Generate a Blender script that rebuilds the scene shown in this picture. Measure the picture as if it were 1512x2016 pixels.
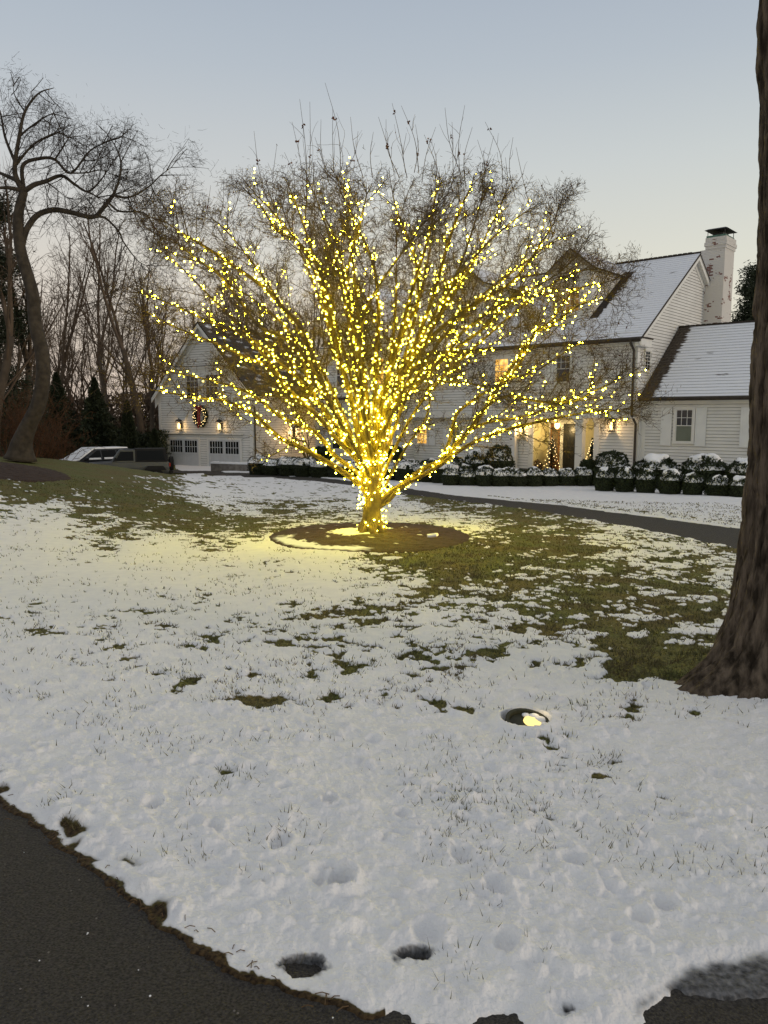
import bpy, math, random
import numpy as np
from math import radians, sin, cos, tan, atan, atan2, pi, sqrt
from mathutils import Vector, Matrix

for o in list(bpy.data.objects):
    bpy.data.objects.remove(o)
scene = bpy.context.scene
C = scene.collection

# ------------------------------------------------------------------ camera
EZ = 1.6                       # eye height over the drive the photographer stands on
F = 1500.0; CX = 756.0; CY = 1008.0
PITCH = atan((CY - 820.0) / F)
cam = bpy.data.cameras.new('camera')
cam.sensor_fit = 'VERTICAL'; cam.sensor_height = 36.0; cam.lens = 36.0 * F / 2016.0
cam.clip_start = 0.05; cam.clip_end = 6000
camo = bpy.data.objects.new('camera', cam); C.objects.link(camo)
camo.location = (0, 0, EZ); camo.rotation_euler = (pi/2 - PITCH, 0, 0)
scene.camera = camo

# ------------------------------------------------------------------ world
SUN_AZ = radians(118); SUN_EL = radians(11)      # dusk glow low in the west, right of and a little behind the viewer
w = bpy.data.worlds.new("World"); scene.world = w; w.use_nodes = True
nt = w.node_tree; nt.nodes.clear()
def N(tree, typ, **kw):
    n = tree.nodes.new(typ)
    for k, v in kw.items(): setattr(n, k, v)
    return n
out = N(nt, 'ShaderNodeOutputWorld'); bg = N(nt, 'ShaderNodeBackground')
tc = N(nt, 'ShaderNodeTexCoord'); sx = N(nt, 'ShaderNodeSeparateXYZ')
nt.links.new(tc.outputs['Generated'], sx.inputs[0])
ramp = N(nt, 'ShaderNodeValToRGB')
def lin(c):
    return tuple(((v/255)/12.92 if v/255 <= .04045 else ((v/255+.055)/1.055)**2.4) for v in c) + (1,)
els = [(-90, (120,112,106)), (0, (222,209,192)), (5, (222,214,198)), (11, (213,212,203)), (17, (197,202,203)), (23, (178,187,196)), (29, (163,174,188)), (50, (168,170,175)), (90, (172,171,170))]
while len(ramp.color_ramp.elements) < len(els): ramp.color_ramp.elements.new(0.5)
for e, (a, c) in zip(ramp.color_ramp.elements, els):
    e.position = (sin(radians(a)) + 1) / 2; e.color = lin(c)
mr = N(nt, 'ShaderNodeMapRange'); mr.inputs[1].default_value = -1; mr.inputs[2].default_value = 1
nt.links.new(sx.outputs['Z'], mr.inputs[0]); nt.links.new(mr.outputs[0], ramp.inputs[0])
# warmer and yellower to the right (west), pinker to the left
az = N(nt, 'ShaderNodeMapRange'); az.inputs[1].default_value = -.45; az.inputs[2].default_value = .5
nt.links.new(sx.outputs['X'], az.inputs[0])
tint = N(nt, 'ShaderNodeMix', data_type='RGBA')
tint.inputs['A'].default_value = (.95, .87, .88, 1); tint.inputs['B'].default_value = (1.05, 1.08, 1.02, 1)
nt.links.new(az.outputs[0], tint.inputs['Factor'])
lowm = N(nt, 'ShaderNodeMapRange'); lowm.inputs[1].default_value = .42; lowm.inputs[2].default_value = .02
lowm.inputs[3].default_value = 0; lowm.inputs[4].default_value = 1
nt.links.new(sx.outputs['Z'], lowm.inputs[0])
mul = N(nt, 'ShaderNodeMix', data_type='RGBA', blend_type='MULTIPLY')
nt.links.new(lowm.outputs[0], mul.inputs['Factor'])
nt.links.new(ramp.outputs[0], mul.inputs['A']); nt.links.new(tint.outputs['Result'], mul.inputs['B'])
sky = N(nt, 'ShaderNodeTexSky', sky_type='NISHITA'); sky.sun_disc = False
sky.sun_elevation = radians(2); sky.sun_rotation = SUN_AZ
bg2 = N(nt, 'ShaderNodeBackground'); bg2.inputs[1].default_value = 0.05
nt.links.new(sky.outputs[0], bg2.inputs[0])
nt.links.new(mul.outputs['Result'], bg.inputs[0]); bg.inputs[1].default_value = 1.12
add = N(nt, 'ShaderNodeMixShader'); add.inputs[0].default_value = 0.06
nt.links.new(bg.outputs[0], add.inputs[1]); nt.links.new(bg2.outputs[0], add.inputs[2])
nt.links.new(add.outputs[0], out.inputs[0])

sun = bpy.data.lights.new('sun', 'SUN'); sun.energy = 0.75; sun.angle = radians(14); sun.color = (1.0, .80, .60)
suno = bpy.data.objects.new('sun', sun); C.objects.link(suno)
sd = Vector((sin(SUN_AZ)*cos(SUN_EL), cos(SUN_AZ)*cos(SUN_EL), sin(SUN_EL)))
suno.rotation_euler = sd.to_track_quat('Z', 'Y').to_euler()

scene.view_settings.view_transform = 'Standard'; scene.view_settings.look = 'None'
scene.view_settings.exposure = 0; scene.view_settings.gamma = 1
scene.render.engine = 'CYCLES'
scene.cycles.use_denoising = True
scene.cycles.max_bounces = 6; scene.cycles.diffuse_bounces = 3; scene.cycles.glossy_bounces = 2
scene.cycles.sample_clamp_indirect = 4

# ------------------------------------------------------------------ pixel <-> world helpers
fw = np.array([0, cos(PITCH), -sin(PITCH)]); up = np.array([0, sin(PITCH), cos(PITCH)])
def ray(px, py):
    return fw + np.array([(px-CX)/F, 0, 0]) - up*((py-CY)/F)
def at(px, py, Y):
    d = ray(px, py); d = d*(Y/d[1]); return Vector((d[0], d[1], d[2]+EZ))
def proj(X, Y, Z):
    z = Z-EZ; dep = Y*fw[1] + z*fw[2]; dep = np.maximum(dep, 1e-3)
    return CX + F*X/dep, CY - F*(Y*up[1]+z*up[2])/dep

def sstep(a, b, x):
    t = np.clip((x-a)/(b-a), 0, 1); return t*t*(3-2*t)
def terrain(X, Y):
    X = np.asarray(X, float); Y = np.asarray(Y, float)
    Yc = np.maximum(Y, -4)
    h = np.interp(Yc, [-4, 0, 4, 9, 14, 20, 27, 35, 45, 70, 4000], [.02, 0, -.19, -.42, -.62, -.86, -1.12, -1.27, -1.5, -1.6, -1.6])
    r = sstep(3.0, 13.5, -X) * sstep(4, 21, Y) * (1 - sstep(25, 37, Y + .1*X))
    return h + 1.32*r
def ground(px, py, dz=0):
    d = ray(px, py); s = np.exp(np.linspace(np.log(.8), np.log(300), 3000))
    Z = EZ + d[2]*s - terrain(d[0]*s, d[1]*s) - dz
    i = np.argmax(Z < 0)
    if Z[i] >= 0: i = len(s)-1
    a, b = s[max(i-1, 0)], s[i]
    t = Z[max(i-1, 0)]/(Z[max(i-1, 0)]-Z[i]+1e-9)
    q = a+(b-a)*t
    return (d[0]*q, d[1]*q)

# ------------------------------------------------------------------ noise
def _h(ix, iy, s):
    n = (ix.astype(np.int64)*374761393 + iy.astype(np.int64)*668265263 + s*1442695041) & 0xffffffff
    n = ((n ^ (n >> 13))*1274126177) & 0xffffffff
    n = n ^ (n >> 16)
    return (n & 0xffffff)/float(0xffffff)
def vn(x, y, s=0):
    x = np.asarray(x, float); y = np.asarray(y, float)
    ix = np.floor(x); iy = np.floor(y); fx = x-ix; fy = y-iy
    fx = fx*fx*(3-2*fx); fy = fy*fy*(3-2*fy)
    a = _h(ix, iy, s); b = _h(ix+1, iy, s); c = _h(ix, iy+1, s); d = _h(ix+1, iy+1, s)
    return (a*(1-fx)+b*fx)*(1-fy)+(c*(1-fx)+d*fx)*fy
def fbm(x, y, o=4, s=0, g=.5):
    t = 0; a = 1; m = 0
    for k in range(o):
        ca, sa = cos(.6+k), sin(.6+k)
        t = t + a*vn((x*ca-y*sa)*2**k+17.3*k, (x*sa+y*ca)*2**k-9.1*k, s+k); m += a; a *= g
    return t/m

# ------------------------------------------------------------------ materials
def mat(name, col, rough=.8, noise=0, scale=5, col2=None, bump=0, bscale=30, spec=.3, metal=0, detail=5, emit=None, estr=0):
    m = bpy.data.materials.new(name); m.use_nodes = True; t = m.node_tree
    b = t.nodes['Principled BSDF']; b.inputs['Base Color'].default_value = (*col, 1)
    b.inputs['Roughness'].default_value = rough; b.inputs['Specular IOR Level'].default_value = spec
    b.inputs['Metallic'].default_value = metal
    co = N(t, 'ShaderNodeTexCoord')
    if noise or col2:
        nz = N(t, 'ShaderNodeTexNoise'); nz.inputs['Scale'].default_value = scale; nz.inputs['Detail'].default_value = detail
        t.links.new(co.outputs['Object'], nz.inputs['Vector'])
        r = N(t, 'ShaderNodeValToRGB'); r.color_ramp.elements[0].position = .35; r.color_ramp.elements[1].position = .65
        c2 = col2 if col2 else tuple(v*(1-noise) for v in col)
        r.color_ramp.elements[0].color = (*c2, 1); r.color_ramp.elements[1].color = (*col, 1)
        t.links.new(nz.outputs[0], r.inputs[0]); t.links.new(r.outputs[0], b.inputs['Base Color'])
    if bump:
        n2 = N(t, 'ShaderNodeTexNoise'); n2.inputs['Scale'].default_value = bscale; n2.inputs['Detail'].default_value = 6
        t.links.new(co.outputs['Object'], n2.inputs['Vector'])
        bp = N(t, 'ShaderNodeBump'); bp.inputs['Strength'].default_value = bump; bp.inputs['Distance'].default_value = .02
        t.links.new(n2.outputs[0], bp.inputs['Height']); t.links.new(bp.outputs[0], b.inputs['Normal'])
    if emit:
        b.inputs['Emission Color'].default_value = (*emit, 1); b.inputs['Emission Strength'].default_value = estr
    return m

M = {}
M['siding'] = mat('white_siding', (.72, .71, .675), .55, .10, 1.3, bump=.15, bscale=12)
M['siding_shadow'] = mat('siding_shadow', (.17, .16, .145), .8)  # dark tone for the painted shadow line under each clapboard
M['trim'] = mat('white_trim', (.72, .71, .67), .5, .07, 2.5)
M['shutter'] = mat('shutter_paint', (.74, .745, .73), .5, .06, 3)
M['dark_metal'] = mat('dark_metal', (.025, .022, .02), .45, .3, 8)
M['gutter'] = mat('gutter_brown', (.055, .045, .035), .5, .3, 6)
M['glass'] = mat('window_glass', (.012, .014, .014), .08, spec=.6)
M['shade'] = mat('window_shade', (.16, .18, .14), .5, .2, 2)
M['snow'] = mat('snow', (.86, .87, .89), .7, .04, 6, bump=.35, bscale=18, spec=.2)
M['roof_under'] = mat('roof_board', (.5, .49, .46), .7, .1, 3)
M['stone'] = mat('stone', (.22, .2, .18), .9, .4, 5, bump=.5)
M['door_dark'] = mat('door_dark', (.025, .025, .022), .3, .2, 4)
M['wood_warm'] = mat('wood_warm', (.33, .15, .05), .5, .4, 3)
M['vest'] = mat('vestibule_paint', (.62, .56, .32), .6, .08, 3)
M['leaf'] = mat('boxwood_leaf', (.030, .042, .014), .6, 0, 9, (.014, .020, .006), spec=.25)
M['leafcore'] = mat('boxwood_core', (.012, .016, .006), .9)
M['spruce'] = mat('conifer_needles', (.030, .040, .018), .7, 0, 4, (.014, .020, .008))
M['rust'] = mat('rust_twigs', (.10, .045, .020), .8, .4, 3)
M['twig'] = mat('maple_twig', (.095, .064, .034), .8, .4, 3)
M['bark_maple'] = mat('maple_bark', (.15, .105, .030), .85, .4, 9, bump=.6, bscale=25)
M['bark_dark'] = mat('dark_bark', (.062, .050, .038), .9, .5, 5, bump=.8, bscale=10)
M['twig_dark'] = mat('dark_twig', (.055, .042, .034), .9, .4, 2)
M['bark_far'] = mat('far_bark', (.095, .072, .052), .9, .4, 2)
M['twig_far'] = mat('far_twig', (.12, .085, .058), .9, .3, 1)
M['leaf_dead'] = mat('dead_leaf', (.10, .035, .022), .8, .4, 6)
M['wire'] = mat('green_wire', (.03, .05, .02), .6)
def emis(name, col, s):
    m = bpy.data.materials.new(name); m.use_nodes = True; t = m.node_tree; t.nodes.clear()
    e = N(t, 'ShaderNodeEmission'); e.inputs[0].default_value = (*col, 1); e.inputs[1].default_value = s
    o = N(t, 'ShaderNodeOutputMaterial'); t.links.new(e.outputs[0], o.inputs[0]); return m
M['bulb'] = emis('bulb_glow', (1.0, .82, .030), 105)
M['bulb_dim'] = emis('bulb_glow_dim', (1.0, .78, .05), 22)
M['bulb_hot'] = emis('bulb_glow_bright', (1.0, .84, .035), 150)
M['mini'] = emis('mini_light_glow', (1.0, .72, .30), 5.0)
M['lamp_glow'] = emis('lamp_glow', (1.0, .66, .24), 5.0)
M['well_glow'] = emis('well_glow', (1.0, .74, .25), 1.6)
def lit_window(name, c1, c2, s):
    m = bpy.data.materials.new(name); m.use_nodes = True; t = m.node_tree; t.nodes.clear()
    co = N(t, 'ShaderNodeTexCoord'); nz = N(t, 'ShaderNodeTexNoise'); nz.inputs['Scale'].default_value = 3.5
    t.links.new(co.outputs['Object'], nz.inputs['Vector'])
    r = N(t, 'ShaderNodeValToRGB'); r.color_ramp.elements[0].position = .35; r.color_ramp.elements[1].position = .65
    r.color_ramp.elements[0].color = (*c1, 1); r.color_ramp.elements[1].color = (*c2, 1)
    t.links.new(nz.outputs[0], r.inputs[0])
    e = N(t, 'ShaderNodeEmission'); e.inputs[1].default_value = s; t.links.new(r.outputs[0], e.inputs[0])
    o = N(t, 'ShaderNodeOutputMaterial'); t.links.new(e.outputs[0], o.inputs[0]); return m
M['lit'] = lit_window('lit_pane', (.62, .30, .05), (1.0, .60, .16), 1.7)
M['lit_dim'] = lit_window('dim_lit_pane', (.16, .09, .03), (.40, .22, .06), 1.0)
M['lit_green'] = lit_window('pale_lit_pane', (.10, .10, .05), (.20, .19, .10), .6)

# ------------------------------------------------------------------ mesh tools
class MB:
    def __init__(s): s.v = []; s.f = []; s.m = []; s.mats = []
    def mi(s, m):
        if m not in s.mats: s.mats.append(m)
        return s.mats.index(m)
    def face(s, pts, m):
        b = len(s.v); s.v += [tuple(p) for p in pts]; s.f.append(tuple(range(b, b+len(pts)))); s.m.append(s.mi(m))
    def box(s, x0, x1, y0, y1, z0, z1, m):
        b = len(s.v)
        s.v += [(x0,y0,z0),(x1,y0,z0),(x1,y1,z0),(x0,y1,z0),(x0,y0,z1),(x1,y0,z1),(x1,y1,z1),(x0,y1,z1)]
        for q in ((0,3,2,1),(4,5,6,7),(0,1,5,4),(1,2,6,5),(2,3,7,6),(3,0,4,7)):
            s.f.append(tuple(b+i for i in q)); s.m.append(s.mi(m))
    def hexa(s, p, m):
        b = len(s.v); s.v += [tuple(q) for q in p]
        for q in ((0,3,2,1),(4,5,6,7),(0,1,5,4),(1,2,6,5),(2,3,7,6),(3,0,4,7)):
            s.f.append(tuple(b+i for i in q)); s.m.append(s.mi(m))
    def tube(s, pts, radii, m, n=8, cap=True):
        pts = [Vector(p) for p in pts]
        if not hasattr(radii, '__len__'): radii = [radii]*len(pts)
        b = len(s.v); mi = s.mi(m); ref = None
        for i, p in enumerate(pts):
            t = (pts[min(i+1, len(pts)-1)] - pts[max(i-1, 0)]).normalized()
            if ref is None: ref = t.orthogonal().normalized()
            ref = (ref - t*ref.dot(t)); ref = ref.normalized() if ref.length > 1e-6 else t.orthogonal().normalized()
            bi = t.cross(ref)
            for k in range(n):
                a = 2*pi*k/n; s.v.append(tuple(p + (ref*cos(a) + bi*sin(a))*radii[i]))
        for i in range(len(pts)-1):
            for k in range(n):
                a = b+i*n+k; c = b+i*n+(k+1) % n
                s.f.append((a, c, c+n, a+n)); s.m.append(mi)
        if cap:
            s.f.append(tuple(b+k for k in reversed(range(n)))); s.m.append(mi)
            s.f.append(tuple(b+(len(pts)-1)*n+k for k in range(n))); s.m.append(mi)
    def ball(s, c, r, m, nu=10, nv=7):
        if not hasattr(r, '__len__'): r = (r, r, r)
        b = len(s.v); mi = s.mi(m)
        for j in range(nv+1):
            th = pi*j/nv
            for i in range(nu):
                ph = 2*pi*i/nu
                s.v.append((c[0]+r[0]*sin(th)*cos(ph), c[1]+r[1]*sin(th)*sin(ph), c[2]+r[2]*cos(th)))
        for j in range(nv):
            for i in range(nu):
                s.f.append((b+j*nu+i, b+(j+1)*nu+i, b+(j+1)*nu+(i+1) % nu, b+j*nu+(i+1) % nu)); s.m.append(mi)
    def build(s, name, parent=None, smooth=False):
        me = bpy.data.meshes.new(name); me.from_pydata(s.v, [], s.f)
        for m in s.mats: me.materials.append(m)
        me.polygons.foreach_set('material_index', s.m)
        if smooth: me.polygons.foreach_set('use_smooth', [True]*len(s.f))
        me.update()
        return link(name, me, parent)
def link(name, me, parent=None):
    o = bpy.data.objects.new(name, me); C.objects.link(o)
    if parent: o.parent = parent
    return o
def npmesh(name, verts, faces, mats, parent=None, midx=None, smooth=False):
    verts = np.asarray(verts, np.float32); faces = np.asarray(faces, np.int32); k = faces.shape[1]
    me = bpy.data.meshes.new(name)
    me.vertices.add(len(verts)); me.vertices.foreach_set('co', verts.ravel())
    me.loops.add(faces.size); me.loops.foreach_set('vertex_index', faces.ravel())
    me.polygons.add(len(faces)); me.polygons.foreach_set('loop_start', np.arange(len(faces), dtype=np.int32)*k)
    me.polygons.foreach_set('loop_total', np.full(len(faces), k, np.int32))
    for m in mats: me.materials.append(m)
    if midx is not None: me.polygons.foreach_set('material_index', np.asarray(midx, np.int32))
    me.polygons.foreach_set('use_smooth', np.full(len(faces), smooth, bool))
    me.update(calc_edges=True)
    return link(name, me, parent)
def tag(o, label, cat=None, group=None, kind=None):
    if label: o['label'] = label
    if cat: o['category'] = cat
    if group: o['group'] = group
    if kind: o['kind'] = kind
    return o
def thing(name, label, cat, loc=(0,0,0), rz=0, group=None):
    o = bpy.data.objects.new(name, None); C.objects.link(o); o.empty_display_size = .3
    o.location = loc; o.rotation_euler = (0, 0, rz)
    return tag(o, label, cat, group)
def copy_thing(root, loc, rz=0, sc=(1,1,1), label=None, cat=None, group=None, name=None):
    r = root.copy(); C.objects.link(r); r.location = loc; r.rotation_euler = (0, 0, rz); r.scale = sc
    if name: r.name = name
    if label: r['label'] = label
    if group: r['group'] = group
    for ch in list(root.children):
        c = ch.copy(); C.objects.link(c); c.parent = r
        for g in list(ch.children):
            d = g.copy(); C.objects.link(d); d.parent = c
    return r

def segs_mesh(name, segs, ns, mats, parent=None, midx=None):
    """segs: array (n,8) p0 p1 r0 r1 -> open prisms"""
    S = np.asarray(segs, np.float64); n = len(S)
    p0, p1, r0, r1 = S[:, :3], S[:, 3:6], S[:, 6:7], S[:, 7:8]
    d = p1-p0; d /= np.linalg.norm(d, axis=1, keepdims=True)+1e-9
    ref = np.where(np.abs(d[:, 2:3]) > .9, np.array([[1., 0, 0]]), np.array([[0, 0, 1.]]))
    a = np.cross(d, ref); a /= np.linalg.norm(a, axis=1, keepdims=True)+1e-9
    b = np.cross(d, a)
    V = np.zeros((n, 2*ns, 3))
    for k in range(ns):
        an = 2*pi*k/ns; u = a*cos(an)+b*sin(an)
        V[:, k] = p0+u*r0; V[:, ns+k] = p1+u*r1
    base = (np.arange(n)*2*ns)[:, None]
    Fc = []
    for k in range(ns):
        q = np.array([k, (k+1) % ns, ns+(k+1) % ns, ns+k])[None]
        Fc.append(base+q)
    Fa = np.stack(Fc, 1).reshape(-1, 4)
    mi = None if midx is None else np.repeat(midx, ns)
    return npmesh(name, V.reshape(-1, 3), Fa, mats, parent, mi, smooth=True)

# ------------------------------------------------------------------ GROUND
def sdpoly(X, Y, poly):
    """signed distance to polygon, negative inside"""
    d2 = np.full(X.shape, 1e18); ins = np.zeros(X.shape, bool); n = len(poly)
    for i in range(n):
        x0, y0 = poly[i]; x1, y1 = poly[(i+1) % n]
        ex, ey = x1-x0, y1-y0; t = np.clip(((X-x0)*ex+(Y-y0)*ey)/(ex*ex+ey*ey+1e-12), 0, 1)
        d2 = np.minimum(d2, (X-x0-t*ex)**2+(Y-y0-t*ey)**2)
        c = ((y0 > Y) != (y1 > Y)) & (X < (x1-x0)*(Y-y0)/((y1-y0) if y1 != y0 else 1e-12)+x0)
        ins ^= c
    d = np.sqrt(d2); return np.where(ins, -d, d)

G = ground
near_edge = [(-420,1350),(0,1566),(110,1644),(250,1752),(400,1866),(470,1906),(560,1936),(640,1962),(720,1988),(815,1986),(825,2012),(909,2010),(1019,1968),(1043,1990),(1053,2025),(1100,2040),(1245,2025),(1243,1982),(1307,1935),(1400,1905),(1512,1880),(1800,1790)]
poly_near = [G(*p) for p in near_edge] + [(9, 4.2), (22, 9), (22, -7), (-14, -7), (-14, 6)]
slush_poly = [G(*p) for p in [(1190,2000),(1230,1950),(1330,1885),(1420,1860),(1512,1843),(1800,1770),(1800,1900),(1512,1975),(1400,1972),(1307,1965),(1243,2000)]]
holes = [(G(812,1880), .045, .04), (G(600,1908), .06, .05), (G(1115,1992), -.01, .02)]
drive_far = [(300,924),(420,928),(520,934),(650,943),(760,955),(879,974),(959,982),(1108,996),(1208,1010),(1330,1025),(1456,1042),(1750,1085)]
drive_near = [(1750,1135),(1456,1079),(1330,1053),(1257,1039),(1083,1007),(909,985),(760,964),(650,950),(520,940),(420,934),(300,928)]
poly_drive = [G(*p) for p in drive_far] + [G(*p) for p in drive_near]
BED_C = G(728, 1054); BED_R = (1.88, 2.45)
bed2_c = G(0, 925); 

ctl = np.array([
(0,930,1),(100,930,1),(200,950,1),(300,950,.8),(60,970,.95),(150,1000,.85),(0,1000,.5),(100,1012,.3),(0,1050,.08),(100,1060,.08),(200,1035,.6),(260,990,.98),(250,1020,.8),(330,1010,.95),(330,932,.7),(400,945,.35),(500,955,.25),(600,960,.22),(650,975,.35),(420,975,.3),(500,1000,.5),(560,1015,.75),(480,1042,.98),(400,1035,.9),(330,1040,.7),(330,1065,.12),(470,1058,.6),(500,1078,.04),(620,1105,.04),(600,1130,.06),(640,1010,.6),(680,985,.45),(300,1100,.02),(100,1150,.04),(0,1200,.1),(200,1200,.15),(300,1200,.12),(400,1180,.06),(500,1180,.12),(600,1190,.28),(700,1190,.42),(750,1108,.75),(720,1135,.3),(840,1102,1),(900,1108,1),(950,1060,.6),(960,1085,.95),(900,1000,.75),(850,980,.9),(800,1005,.3),(890,1018,.25),(940,1040,.2),(1000,1010,.85),(1100,1040,.7),(1020,1050,.75),(1100,1080,.8),(1200,1050,.4),(1200,1085,.55),(1300,1080,.42),(1400,1090,.55),(1400,1130,.5),(1300,1120,.55),(1200,1120,.6),(1100,1130,.72),(1000,1130,.8),(800,1140,.5),(900,1150,.62),(1000,1170,.7),(1100,1170,.8),(1200,1180,.72),(1300,1180,.65),(1400,1180,.6),(1350,1230,.62),(1250,1230,.5),(1100,1230,.35),(950,1220,.35),(900,1270,.28),(1000,1270,.3),(1100,1290,.5),(1200,1290,.9),(1280,1290,1.05),(1330,1320,1.05),(1230,1320,.95),(1180,1345,.3),(1100,1340,.1),(1000,1330,.08),(800,1240,.3),(800,1300,.22),(700,1250,.3),(600,1260,.3),(500,1280,.22),(600,1320,.22),(400,1300,.18),(200,1280,.18),(100,1290,.1),(500,1350,.18),(600,1400,.12),(700,1380,.18),(300,1380,.1),(500,1480,.08),(200,1400,.05),(900,1400,.04),(1200,1400,.0),(1000,1500,.03),(700,1550,.03),(300,1600,-.05),(1200,1700,-.1),(700,1800,-.1),(1400,1600,-.02),(0,1450,.0),(1450,1430,-.1),(1300,1400,-.1),(-200,1000,.5),(-200,1200,.1),(1700,1100,.5),(1700,1300,.3),(1500,1500,-.1)], float)
def cover(u, v):
    num = np.zeros(u.shape); den = np.zeros(u.shape)
    vv = np.log(np.maximum(v-800, 20))*420
    for a, b, g in ctl:
        bb = np.log(max(b-800, 20))*420
        wgt = 1/(((u-a)**2+(vv-bb)**2)+400)**2
        num += wgt*g; den += wgt
    return num/den

def ground_field(X, Y):
    """height, snow amount, soil amount, mulch"""
    R = np.hypot(X, Y)
    base = terrain(X, Y)
    u, v = proj(X, Y, base)
    g = cover(u, v)
    g = np.where((Y < 1.2) | (np.abs(u-756) > 1700), .1, g)
    far = Y > 30
    n = fbm(X*2.7, Y*2.7, 5, 3, .68); n = (n-.5)*2.2+.5           # patches
    n2 = fbm(X*9, Y*9, 3, 9); n = n*.62+((n2-.5)*1.5+.5)*.38
    n = n+(fbm(X*13, Y*13, 3, 44, .7)-.5)*.75*sstep(4.5, 7, R)
    g = g+.11*sstep(1150, 1220, v)*(1-sstep(1330, 1480, v))*(u < 1150)*(g < .45)*(1+.5*vn(X*.8, Y*.8, 2))
    g = np.where((u > 780) & (v > 1000) & (v < 1240), g+.07, g); wd_ = np.where(R > 6, .10, .085)
    snow = sstep(-1, 1, (n-(g*.88+.025))/wd_)
    snow = np.where(g > .97, snow*sstep(.55, .75, n), snow)
    # beyond the drive: clean snow band up to the hedges, asphalt court left
    e = sdpoly(X, Y, poly_drive) + (fbm(X*3, Y*3, 3, 21)-.5)*.25
    yonder = (Y > 15) & (u > 330) & (v < np.interp(u, [300,650,909,1257,1456,1750], [926,946,980,1025,1060,1110]))
    snow = np.where(yonder, sstep(-.25, -.1, n), snow)
    snow = np.where((u < 345) & (Y > 14) & (v < 938), 0, snow); snow = np.where(Y > 56, 0, snow)
    dn = (sdpoly(X, Y, poly_near) + .035 + (fbm(X*13, Y*13, 4, 31, .65)-.5)*.07 + (fbm(X*2.6, Y*2.6, 2, 5)-.5)*.025)
    dn0 = dn
    for (hx, hy), rx, ry in holes:
        hd = (np.hypot((X-hx)/1.0, (Y-hy)/.7)-rx) + (fbm(X*16, Y*16, 4, 8, .65)-.5)*.11
        dn = np.minimum(dn, hd)
    sl = -sdpoly(X, Y, slush_poly) + (fbm(X*9, Y*9, 4, 41, .65)-.5)*.13
    # mulch ring under the maple
    bx, by = (X-BED_C[0])/BED_R[0], (Y-BED_C[1])/BED_R[1]; br = np.hypot(bx, by) + (n2-.5)*.05
    # snow relief
    near = 1-sstep(3.5, 9, R)
    rough = np.clip(near*(1 - sstep(1.0, 2.6, X)*sstep(2.6, 4.2, Y)*.8), 0, 1)
    lump = (fbm(X*3.2, Y*3.2, 3, 51)-.5)*.03 + (fbm(X*17, Y*17, 3, 61, .62)-.5)*.030 + np.maximum(fbm(X*11, Y*11, 3, 71, .62)-.55, 0)*.12
    fine = (fbm(X*36, Y*36, 2, 81, .6)-.5)*.013
    mid = (fbm(X*1.1, Y*1.1, 3, 91)-.5)*.06 + (fbm(X*6, Y*6, 3, 95)-.5)*.014
    h = base + mid + rough*lump*.72 + np.where(R < 8, fine, 0)
    for (dx, dy), r, dep in dents:
        q = np.hypot(X-dx, (Y-dy)*.8)/(r*.62) + (fbm(X*18, Y*18, 3, 12)-.5)*.7
        m = q < 2.5
        h = h - np.where(m, dep*.75*(np.exp(-(q*1.1)**4) - .35*np.exp(-((q-1.35)*3)**2)), 0)
    hl, hr = well
    q = np.hypot(X-hl[0], Y-hl[1])/.146
    h = np.where(q < 1.6, h*(sstep(1., 1.6, q))+(base+.035)*(1-sstep(1., 1.6, q)), h); h = h - .14*(1-sstep(.86, 1.0, q))
    thick = .024+.008*near
    h = h + thick*snow
    # grass surface roughness
    h = h + (1-snow)*(fbm(X*16, Y*16, 2, 101)-.5)*.03
    # bank by the big trunk
    tq = np.hypot(X-TR[0], Y-TR[1])
    h = h + .20*np.exp(-(tq/.95)**2)
    # edges
    ed = sstep(.012, .10, dn); lo = base-.05+.058*sstep(-.03, .012, dn)
    h = h*ed + lo*(1-ed)
    hs = base-.05+.062*sstep(-.03, .06, sl)+(fbm(X*20, Y*20, 3, 19)-.5)*.012
    h = np.where(dn < .1, np.maximum(h, hs), h)
    slw = np.maximum((1-sstep(.0, .05, dn))*sstep(-.02, .03, sl), sstep(.05, .1, dn0)*(1-sstep(.0, .03, dn))); snow = snow*sstep(-.01, .012, dn)
    ed2 = sstep(-.05, .16, e); drv = e < .16
    h = np.where(drv, h*ed2+(base-.05)*(1-ed2), h)
    soil = (1-sstep(.015, .04, dn0+ (n2-.5)*.035))*sstep(-.02, .0, dn0)*np.where(u < 760, 1, .0)
    ub = (u < 900)
    soil2 = sstep(.0, .04, dn0)*(1-sstep(.08, .16, dn0))*sstep(.55, .64, fbm(X*5, Y*5, 3, 33))*(u < 560)
    soil = np.clip(soil+soil2, 0, 1)
    snow = snow*(1-soil)
    snow = np.where(e < .03, 0, snow)
    h = h - soil2*.008
    # kerb line of the far drive
    k = np.abs(e-.55) < .07
    far_side = yonder & k & (u > 960)
    h = np.where(far_side, h+.03, h); snow = np.where(far_side, snow*sstep(.5, .56, n2), snow)
    inb = br < 1.0
    h = np.where(inb, base-.03, h)
    return h, snow, soil, e, u, v, g, n, slw
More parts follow.
